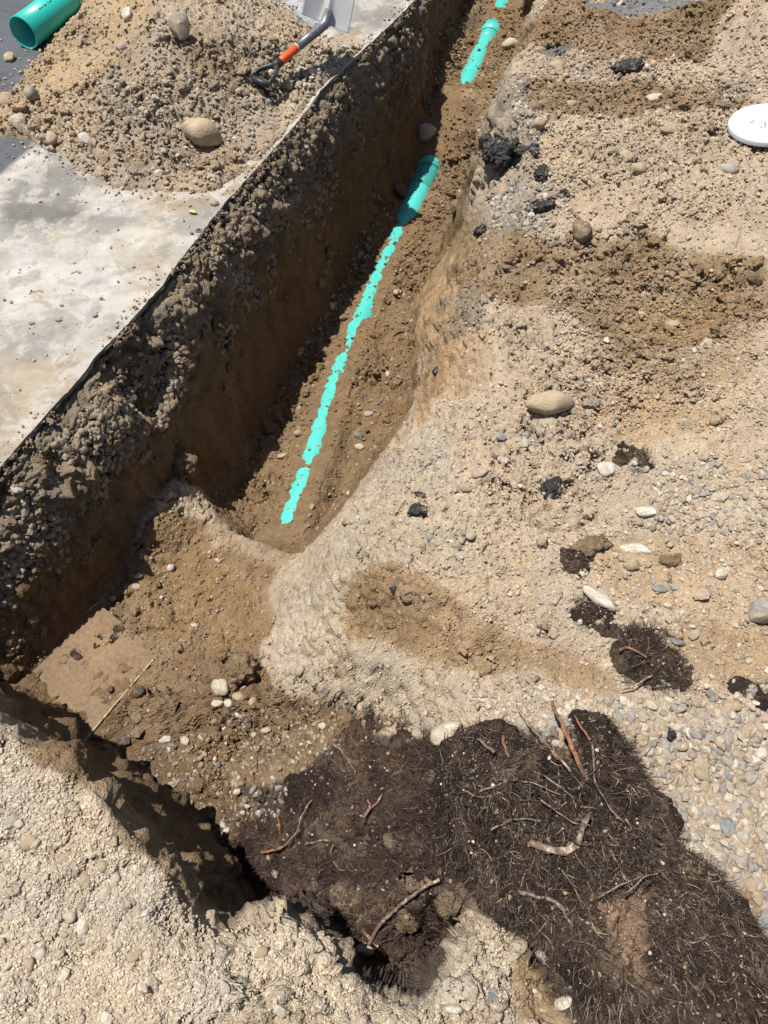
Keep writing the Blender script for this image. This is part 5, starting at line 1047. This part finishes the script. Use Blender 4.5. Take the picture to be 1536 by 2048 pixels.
root_part(mid, [(725, 1862), (745, 1880), (758, 1892)], .005, .0055, 'bark', up=.03)
root_part(mid, [(560, 1755), (585, 1770), (605, 1790)], .0055, .004, 'orange_wood', up=.012)
root_part(mid, [(520, 1812), (600, 1808), (680, 1812)], .002, .002, 'bark', up=.02)
root_part(mid, [(665, 1480), (690, 1510), (710, 1545)], .0013, .0018, 'bark', up=.03)
root_part(mid, [(640, 1500), (665, 1520), (690, 1545)], .0008, .0012, 'pale_root', up=.03)
root_clump('root_tuft', 'small dark root tuft touching the elongated white cobble', [(1140, 1215), (1180, 1200), (1210, 1235), (1215, 1265), (1180, 1262), (1150, 1245)], 1300, .035, .3, .0006, peat_h=.010, cat='root tuft')
lt = root_clump('root_tuft', 'larger oval dark root tuft right of the small one with an orange root', [(1235, 1262), (1300, 1262), (1335, 1300), (1375, 1375), (1300, 1380), (1245, 1330)], 4200, .05, .3, .0008, peat_h=.016, cat='root tuft', patches=[([(1290, 1280), (1330, 1290), (1330, 1330), (1290, 1310)], (.1, .065, .04), .9)])
root_part(lt, [(1238, 1302), (1255, 1296), (1272, 1304), (1292, 1312)], .0038, .003, 'orange_wood', up=.045, label='curved orange root on top')
root_part(lt, [(1245, 1380), (1275, 1368), (1305, 1350)], .002, .0028, 'bark', up=.03, label='grey stick at the lower left')
root_clump('root_tuft', 'dark peaty tuft under the earthy clod above the small root tuft', [(1120, 1108), (1175, 1112), (1190, 1130), (1160, 1140), (1125, 1130)], 900, .03, .3, .0006, peat_h=.014, cat='root tuft')
root_clump('peat_patch', 'flat black peat patch on the right bank beside the speckled stone', [(1236, 902), (1275, 905), (1312, 932), (1300, 948), (1262, 940), (1240, 925)], 700, .03, .15, .0005, peat_h=.010, cat='peat patch')
root_clump('root_tuft', 'small dark root tuft at the upper left tip of the root mats by the pit', [(700, 1428), (735, 1432), (740, 1456), (705, 1462)], 500, .03, .3, .0006, peat_h=.014, cat='root tuft')
root_clump('root_tuft', 'sparse grey root tuft at the right edge of the gravel', [(1470, 1372), (1560, 1372), (1560, 1400), (1490, 1396)], 500, .04, .2, .0006, peat_h=.006, cat='root tuft')
root_clump('root_tuft', 'wet dark root wisp lying on the muddy slab', [(140, 1305), (175, 1285), (235, 1240), (240, 1262), (220, 1290), (165, 1310)], 1200, .03, .12, .0006, peat_h=.004, cat='root tuft', fc=FC*1.7)
# thin roots lying alone
def lone(pxs, r0, r1, mt, label, name='root_strand', cat='root', up=.008):
    o = root_part(None, pxs, r0, r1, mt, up=up, name=name); return tag(o, label, cat)
lone([(1188, 470), (1205, 460), (1230, 455), (1272, 447)], .0022, .0015, 'pale_root', 'thin pale root strand beside the brown earth-caked rock')
lone([(1142, 420), (1165, 440), (1178, 458)], .0022, .0018, 'bark', 'dark rootlet curling above the brown earth-caked rock')
lone([(286, 553), (296, 562), (305, 575)], .0012, .001, 'bark', 'tiny curled twig at the pavement corner', up=.003)
lone([(58, 588), (75, 582), (85, 585)], .0012, .001, 'bark', 'short brown twig on the pale pavement', name='twig', cat='twig', up=.003)
lone([(142, 548), (152, 543), (158, 541)], .0014, .001, 'bark', 'tiny dark twig above the short brown one on the pavement', name='twig', cat='twig', up=.003)
lone([(518, 1500), (548, 1525)], .0007, .0007, 'pale_root', 'thin straight pale straw on the crumbly pit soil', name='straw', cat='straw', up=.01)
lone([(665, 1485), (685, 1505), (712, 1530)], .0012, .0018, 'bark', 'thin dark twig standing by the upper edge of the roots', name='twig', cat='twig', up=.03)
# ---------------------------------------------------------------- sewer pipe in the trench
def pipe_run(ps, R, thick, name, mt, parent=None, n=40):
    mb = MB(); ps = [Vector(p) for p in ps]; mb.tube(ps, [R]*len(ps), n, cap=False); o_n = len(mb.v); mb.tube(ps, [R-thick]*len(ps), n, cap=False); m = len(ps)
    inner = mb.f[-(m-1)*n:]; mb.f = mb.f[:-(m-1)*n]+[f[::-1] for f in inner]
    for k in range(n):
        k2 = (k+1) % n; mb.f.append((k, o_n+k, o_n+k2, k2)); e = (m-1)*n; mb.f.append((e+k, e+k2, o_n+e+k2, o_n+e+k))
    return mb.build(name, M[mt], parent)
sp = empty('sewer_pipe', tuple(pc[1])); tag(sp, 'turquoise plastic sewer pipe partly buried along the trench floor', 'pipe')
allp = []
for i_ in range(len(pc)-1):
    for k in range(6): allp.append(Vector(pc[i_])*(1-k/6)+Vector(pc[i_+1])*(k/6))
jb = min(range(len(allp)), key=lambda k: abs(proj(*allp[k])[1]-345)); jb2 = min(range(len(allp)), key=lambda k: abs(proj(*allp[k])[1]-70))
def sub(a, b): return allp[a:b]
pipe_run([p for p in sub(5, jb+1)], PR, .005, 'pipe_length', 'pvc', sp)
pipe_run([p for p in sub(jb-3, jb2)], PR, .005, 'pipe_length', 'pvc', sp)
pipe_run([p for p in sub(jb2-2, len(allp))], PR, .005, 'pipe_length', 'pvc', sp)
dirj = (allp[jb+1]-allp[jb-1]).normalized()
pipe_run([allp[jb]-dirj*.02, allp[jb]+dirj*.13], PR+.008, .007, 'bell', 'pvc', sp)
dirk = (allp[jb2+1]-allp[jb2-1]).normalized(); pipe_run([allp[jb2]-dirk*.08, allp[jb2]+dirk*.05], PR+.008, .007, 'bell', 'pvc', sp)
# printed dashed line along the crown of the length below the bell
mb = MB(); rj = jb
for k in range(14):
    p = allp[rj]-dirj*(.05+k*.035); s_ = dirj.cross(Vector((0, 0, 1))).normalized(); c_ = p-s_*PR*.42; c_.z = p.z+PR*math.cos(math.asin(.42))+.0012
    t = dirj*.010; q_ = s_*.0022; b_ = len(mb.v); mb.v += [c_-t-q_, c_+t-q_, c_+t+q_, c_-t+q_]; mb.f.append((b_+3, b_+2, b_+1, b_))
mb.build('printed_line', M['ink'], sp)
# loose pipe on the pavement, top left
LR = .075
pa = Vector(U(46, 66, LR)); pb = Vector(U(190, -40, LR)); dl = (pb-pa); dl.z = 0; dl.normalize(); pb = pa+dl*1.6
lp = empty('loose_pipe', (pa.x, pa.y, 0)); tag(lp, 'loose turquoise plastic pipe lying on dark asphalt behind the spoil heap', 'pipe')
pipe_run([pa+(pb-pa)*k/6 for k in range(7)], LR, .0055, 'pipe_length', 'pvc_clean', lp, 56)
mb = MB(); sd = dl.cross(Vector((0, 0, 1))).normalized()
for (t0, ln, aa) in [(.12, .012, .55), (.14, .008, .55), (.16, .016, .55), (.19, .006, .55), (.205, .014, .55), (.24, .02, .55), (.30, .008, .3), (.32, .01, .3), (.345, .006, .3), (.36, .012, .3), (.40, .005, .3), (.42, .008, .3)]:
    p = pa+dl*t0; nrm_ = (sd*math.sin(aa)+Vector((0, 0, 1))*math.cos(aa)); tq = nrm_.cross(dl); c_ = p+nrm_*(LR+.0008); b_ = len(mb.v)
    mb.v += [c_-tq*.0035, c_+dl*ln-tq*.0035, c_+dl*ln+tq*.0035, c_+tq*.0035]; mb.f.append((b_, b_+1, b_+2, b_+3))
mb.build('printed_line', M['ink'], lp)
# ---------------------------------------------------------------- shovel
gA = Vector(U(505, 150, .10)); gB = Vector(U(551, 131, .135)); sS = Vector(U(650, 48, .20))
sh_root = empty('shovel', (gB.x, gB.y, hgt(gB.x, gB.y))); tag(sh_root, 'steel digging shovel with an orange shaft and black D-shaped grip lying on the heap', 'shovel')
ax = (sS-gB).normalized(); L_ = (sS-gB).length
def tubepart(t0, t1, r0, r1, name, mt, n=20): mb = MB(); mb.tube([gB+ax*L_*t0, gB+ax*L_*(t0*.5+t1*.5), gB+ax*L_*t1], [r0, (r0+r1)/2, r1], n); return mb.build(name, M[mt], sh_root)
tubepart(-.02, .42, .0175, .0175, 'shaft', 'orange'); tubepart(.05, .075, .0182, .0182, 'band', 'silver'); tubepart(.41, .44, .0195, .0195, 'ring', 'silver')
# socket: continues the shaft, bends up into the blade's frog
bd = (Vector(U(667, -45, .355))-sS).normalized()
mb = MB(); c1 = [gB+ax*L_*.43, gB+ax*L_*.7, gB+ax*L_*.88, sS+ax*.0+bd*.0, sS+ax*.012+bd*.05]; mb.tube(c1, [.0195, .0205, .022, .0225, .019], 20); mb.build('socket', M['dark_steel'], sh_root)
# grip: a D ring
side = ax.cross(Vector((0, 0, 1))).normalized(); upv = side.cross(ax).normalized()
w0 = Vector((1, 0, .15)); w0 = (w0-ax*w0.dot(ax)).normalized()
mb = MB(); cps = []
for t_, s_ in [(0, 0), (-.015, .022), (-.045, .045), (-.085, .058), (-.115, .060)]: cps.append(gB+ax*t_+w0*s_)
mb.tube(cps, [.016, .0125, .0105, .010, .010], 14); cps2 = []
for t_, s_ in [(0, 0), (-.015, -.022), (-.045, -.045), (-.085, -.058), (-.115, -.060)]: cps2.append(gB+ax*t_+w0*s_)
mb.tube(cps2, [.016, .0125, .0105, .010, .010], 14); mb.tube([gB+ax*.03, gB-ax*.012], [.0205, .019], 18)
mb.tube([gB-ax*.115+w0*.066, gB-ax*.12, gB-ax*.115-w0*.066], [.0125, .0145, .0125], 16); mb.build('grip', M['black'], sh_root)
# blade: dished sheet with a rounded point, raised frog in the middle, turned steps
bs = bd.cross(Vector((0, -.72, .7))).normalized(); bs = (bs*.98-Vector((0, 0, .10))).normalized(); bn = bs.cross(bd).normalized()
if bn.y > 0: bn = -bn
BW, BL = .115, .29; nu_, nv_ = 33, 41; Vv = []; 
for j in range(nv_):
    v = j/(nv_-1)
    hw = BW*(1.0-.03*v) if v < .62 else BW*.98*math.sqrt(max(0, 1-((v-.62)/.38)**2.1))
    for i_ in range(nu_):
        u = (i_/(nu_-1))*2-1; xx = u*max(hw, .002)
        d = .022*(1-(u*u))*(-1)*(1-.2*v)
        fr = .024*math.exp(-(xx/(.018*(1-.9*min(1, v/.55))+.004))**2)*max(0, 1-v/.58)**.8
        Vv.append(sS+bd*(v*BL)+bs*xx+bn*(d*1.0+fr)-bd*0)
Fq = [(j*nu_+i_, j*nu_+i_+1, (j+1)*nu_+i_+1, (j+1)*nu_+i_) for j in range(nv_-1) for i_ in range(nu_-1)]
mb = MB(); mb.v = [Vector(q) for q in Vv]; mb.f = Fq; bl = mb.build('blade', M['steel'], sh_root)
so = bl.modifiers.new('sheet', 'SOLIDIFY'); so.thickness = .0022; so.offset = 0
for sg in (-1, 1):
    mb = MB(); a0 = sS+bs*sg*.022+bn*.0; a1 = sS+bs*sg*BW
    mb.v = [a0-bd*.002+bn*.004, a1-bd*.002+bn*.001, a1-bn*.014-bd*.001, a0-bn*.014-bd*.001, a0+bd*.002+bn*.004, a1+bd*.002+bn*.001, a1-bn*.014+bd*.002, a0-bn*.014+bd*.002]
    mb.f = [(0, 1, 2, 3), (7, 6, 5, 4), (0, 4, 5, 1), (1, 5, 6, 2), (2, 6, 7, 3), (3, 7, 4, 0)]; mb.build('step', M['steel'], sh_root, smooth=False)
mb = MB()      # worn yellow mark: a small emblem above a row of letter-like strokes
def bp_(x_, v_): return sS+bd*(v_*BL)+bs*x_+bn*(-.022*(1-(x_/BW)**2)*(1-.2*v_)+.0022)
for (x_, v_, w2, h2) in [(-.070, .40, .010, .020), (-.078, .43, .006, .012), (-.062, .37, .007, .012), (-.066, .46, .006, .008), (-.052, .34, .005, .014), (-.044, .31, .004, .014), (-.036, .29, .004, .013), (-.027, .26, .005, .014), (-.060, .33, .004, .008)]:
    b_ = len(mb.v); r_ = h2/BL/2
    mb.v += [bp_(x_-w2/2, v_-r_), bp_(x_+w2/2, v_-r_*.8), bp_(x_+w2/2, v_+r_), bp_(x_-w2/2, v_+r_*.9)]; mb.f.append((b_, b_+1, b_+2, b_+3))
mb.build('worn_mark', M['gold'], sh_root)
# ---------------------------------------------------------------- white pail lid
lc = hit(1530, 268); ln_ = (nrm(lc.x, lc.y, .12)*.6+Vector((-.15, -.02, 1))*.4).normalized()
lid = empty('pail_lid', lc+ln_*.042); tag(lid, 'round white plastic pail lid with a mud smear lying on the right bank', 'pail lid'); lid.rotation_mode = 'QUATERNION'; lid.rotation_quaternion = Vector((0, 0, 1)).rotation_difference(ln_)
def lathe(prof_, n, name, mt, parent):
    V = []; F_ = []
    for r_, z_ in prof_:
        for k in range(n): V.append((r_*math.cos(2*math.pi*k/n), r_*math.sin(2*math.pi*k/n), z_))
    for i_ in range(len(prof_)-1):
        for k in range(n): F_.append((i_*n+k, i_*n+(k+1) % n, (i_+1)*n+(k+1) % n, (i_+1)*n+k))
    F_.append(tuple(range(n))[::-1]); F_.append(tuple((len(prof_)-1)*n+k for k in range(n)))
    me = bpy.data.meshes.new(name); me.from_pydata(V, [], F_); me.update()
    for p in me.polygons: p.use_smooth = True
    me.set_sharp_from_angle(angle=math.radians(50)); return link(name, me, M[mt], parent)
R_ = .155
lathe([(R_-.006, -.014), (R_-.001, -.013), (R_, .004), (R_-.002, .0075), (R_-.006, .0085), (R_-.011, .007), (R_-.013, .003), (R_-.016, .0015), (R_-.019, .0035), (R_-.022, .004), (R_-.025, .002), (R_-.028, -.0005), (R_-.06, -.0005), (.002, -.0005)], 96, 'disc', 'lid', lid)
mb = MB()
def smear(cx_, cy_, a_, b_, rot_, seed):
    b0_ = len(mb.v); n_ = 14; mb.v.append(Vector((cx_, cy_, .0006)))
    for k in range(n_):
        t_ = 2*math.pi*k/n_; rr = 1+.35*mnoise.noise(Vector((math.cos(t_)+seed, math.sin(t_), seed))); x1, y1 = a_*math.cos(t_)*rr, b_*math.sin(t_)*rr
        mb.v.append(Vector((cx_+x1*math.cos(rot_)-y1*math.sin(rot_), cy_+x1*math.sin(rot_)+y1*math.cos(rot_), .0003)))
    for k in range(n_): mb.f.append((b0_, b0_+1+k, b0_+1+(k+1) % n_))
smear(-.055, .03, .011, .006, .4, 1); smear(-.045, .045, .006, .004, 0, 2); smear(-.015, .022, .020, .0025, -.1, 3); smear(-.01, .0, .004, .022, -.25, 4); smear(-.022, -.022, .012, .003, .3, 5); smear(-.052, .015, .008, .003, .2, 6); smear(.02, .03, .018, .0025, .5, 7); smear(-.03, -.012, .003, .012, -.5, 8)
me = bpy.data.meshes.new('mud_smear'); me.from_pydata([tuple(v) for v in mb.v], [], mb.f); link('mud_smear', me, M['mud'], lid)
# ---------------------------------------------------------------- muddy slab on the pit floor
zc = -.640; A1 = Vector(U(160, 1492, zc)); A2 = Vector(U(318, 1306, zc)); A3 = Vector(U(196, 1206, zc)); A4 = Vector(U(-10, 1372, zc)); A1, A4 = A1+(A1-A2)*.35, A4+(A4-A3)*.25
cen = (A1+A2+A3+A4)/4; slab = empty('muddy_slab', cen); tag(slab, 'wet mud-covered flat board on the pit floor with pale straight edges', 'board')
nn_ = 90; V = []; 
for j in range(nn_):
    for i_ in range(nn_):
        u, v = i_/(nn_-1), j/(nn_-1); p = (A1*(1-u)+A2*u)*(1-v)+(A4*(1-u)+A3*u)*v; V.append(p)
V = np.array(V); V[:, 2] += .0025*fbm(V[:, 0], V[:, 1], V[:, 0]*0, 14, 4, 500)+.0012*fbm(V[:, 0], V[:, 1], V[:, 0]*0, 60, 3, 510, .7)
mc = np.array([.155, .098, .052])*(1+.25*fbm(V[:, 0], V[:, 1], V[:, 0]*0, 9, 3, 520))[:, None]; mk = sstep(0, .4, fbm(V[:, 0], V[:, 1], V[:, 0]*0, 5, 3, 530))[:, None]; mc = mc*(1-mk*.6)+OCH*.8*mk*.6
i = np.arange(nn_*nn_).reshape(nn_, nn_); Fq = np.stack([i[:-1, :-1], i[:-1, 1:], i[1:, 1:], i[1:, :-1]], -1).reshape(-1, 4)
if A1.xy.to_3d().cross(A2.xy.to_3d()).z != 0:
    n_t = (A2-A1).cross(A4-A1)
    if n_t.z < 0: Fq = Fq[:, ::-1]
me = mesh_np('mud_film', V-np.array(cen), Fq, np.clip(mc, .01, .9)); at = me.attributes.new('Wet', 'FLOAT', 'POINT'); at.data.foreach_set('value', np.full(len(V), .8, np.float32))
M['wetmud'] = mat('wet_mud', vcol=True, rough=.52, var=.25, nsc=60, bump=(.5, 150, .003), spec=.18); link('mud_film', me, M['wetmud'], slab)
M['edge'] = mat('edge', (.42, .33, .19), .8, var=.3, nsc=70, bump=(.5, 200, .002), dirt=((.17, .11, .06), 40, .5, .6))
def bar(a, b, w2, h2, name):
    d = (b-a).normalized(); s_ = d.cross(Vector((0, 0, 1))).normalized()*w2; u_ = Vector((0, 0, h2)); mb = MB(); n_ = 24
    for k in range(n_+1):
        p = a+(b-a)*k/n_+s_*.25*mnoise.noise(a+d*k*.7)
        uu = u_*(1+.5*mnoise.noise(p*30)); mb.v += [p-s_-Vector((0, 0, .03)), p+s_-Vector((0, 0, .03)), p+s_+uu, p-s_+uu]
    for k in range(n_):
        o_ = k*4
        for e in range(4): mb.f.append((o_+e, o_+(e+1) % 4, o_+4+(e+1) % 4, o_+4+e))
    mb.f.append((0, 3, 2, 1)); mb.f.append((n_*4, n_*4+1, n_*4+2, n_*4+3)); mb.build(name, M['edge'], slab, smooth=False)
bar(A1, A2, .0020, .0030, 'slab_edge'); bar(A4, A3, .0025, .0035, 'slab_edge')
# ---------------------------------------------------------------- small things on the pavement
p = Vector(U(397, 460, .003)); nl = empty('survey_nail', (p.x, p.y, 0)); tag(nl, 'small round dark survey nail set in the pavement near the cut edge', 'survey nail')
def disc(cx_, cy_, z_, r_, mt, name, par, h_=.004):
    me = bpy.data.meshes.new(name); V = [(r_*math.cos(k*math.pi/12), r_*math.sin(k*math.pi/12), z_) for k in range(24)]+[(r_*.85*math.cos(k*math.pi/12), r_*.85*math.sin(k*math.pi/12), z_+h_) for k in range(24)]
    me.from_pydata(V, [], [(k, (k+1) % 24, 24+(k+1) % 24, 24+k) for k in range(24)]+[tuple(24+k for k in range(24))]); me.update(); return link(name, me, M[mt], par)
disc(0, 0, .0, .014, 'dark_steel', 'washer', nl, .003); disc(0, 0, .003, .006, 'black', 'nail_head', nl, .003)
p = Vector(U(385, 425, .004)); mb = MB(); yl = []
mb.tube([p+Vector((-.016, .004, .004)), p+Vector((-.004, 0, .008)), p+Vector((.008, -.004, .006)), p+Vector((.02, -.008, .004))], [.003, .0085, .008, .002], 8, sq=.5)
wl = mb.build('crumpled_leaf', M['yellow']); tag(wl, 'small crumpled yellow green leaf on the pavement near the dirt spill', 'leaf')
# ---------------------------------------------------------------- far end: plank across the trench and bare asphalt patches
M['plank'] = mat('plank', (.055, .04, .03), .8, var=.3, nsc=30, bump=(.4, 120, .002), dirt=((.2, .13, .08), 25, .5, .65))
e0 = Vector(U(1068, 18, -.62)); mb = MB(); ww_ = Vector((.075, 0, 0)); hh = Vector((0, .012, .75)); dd = Vector((0, .05, 0))
mb.v = [e0-ww_-Vector((0, 0, .2)), e0+ww_-Vector((0, 0, .2)), e0+ww_+hh, e0-ww_+hh, e0-ww_-Vector((0, 0, .2))+dd, e0+ww_-Vector((0, 0, .2))+dd, e0+ww_+hh+dd, e0-ww_+hh+dd]
mb.f = [(0, 1, 2, 3), (7, 6, 5, 4), (0, 4, 5, 1), (1, 5, 6, 2), (2, 6, 7, 3), (3, 7, 4, 0)]; pk = mb.build('plank', M['plank'], smooth=False); bv = pk.modifiers.new('b', 'BEVEL'); bv.width = .004; bv.segments = 2
tag(pk, 'dark brown board standing in the far end of the trench', 'board')
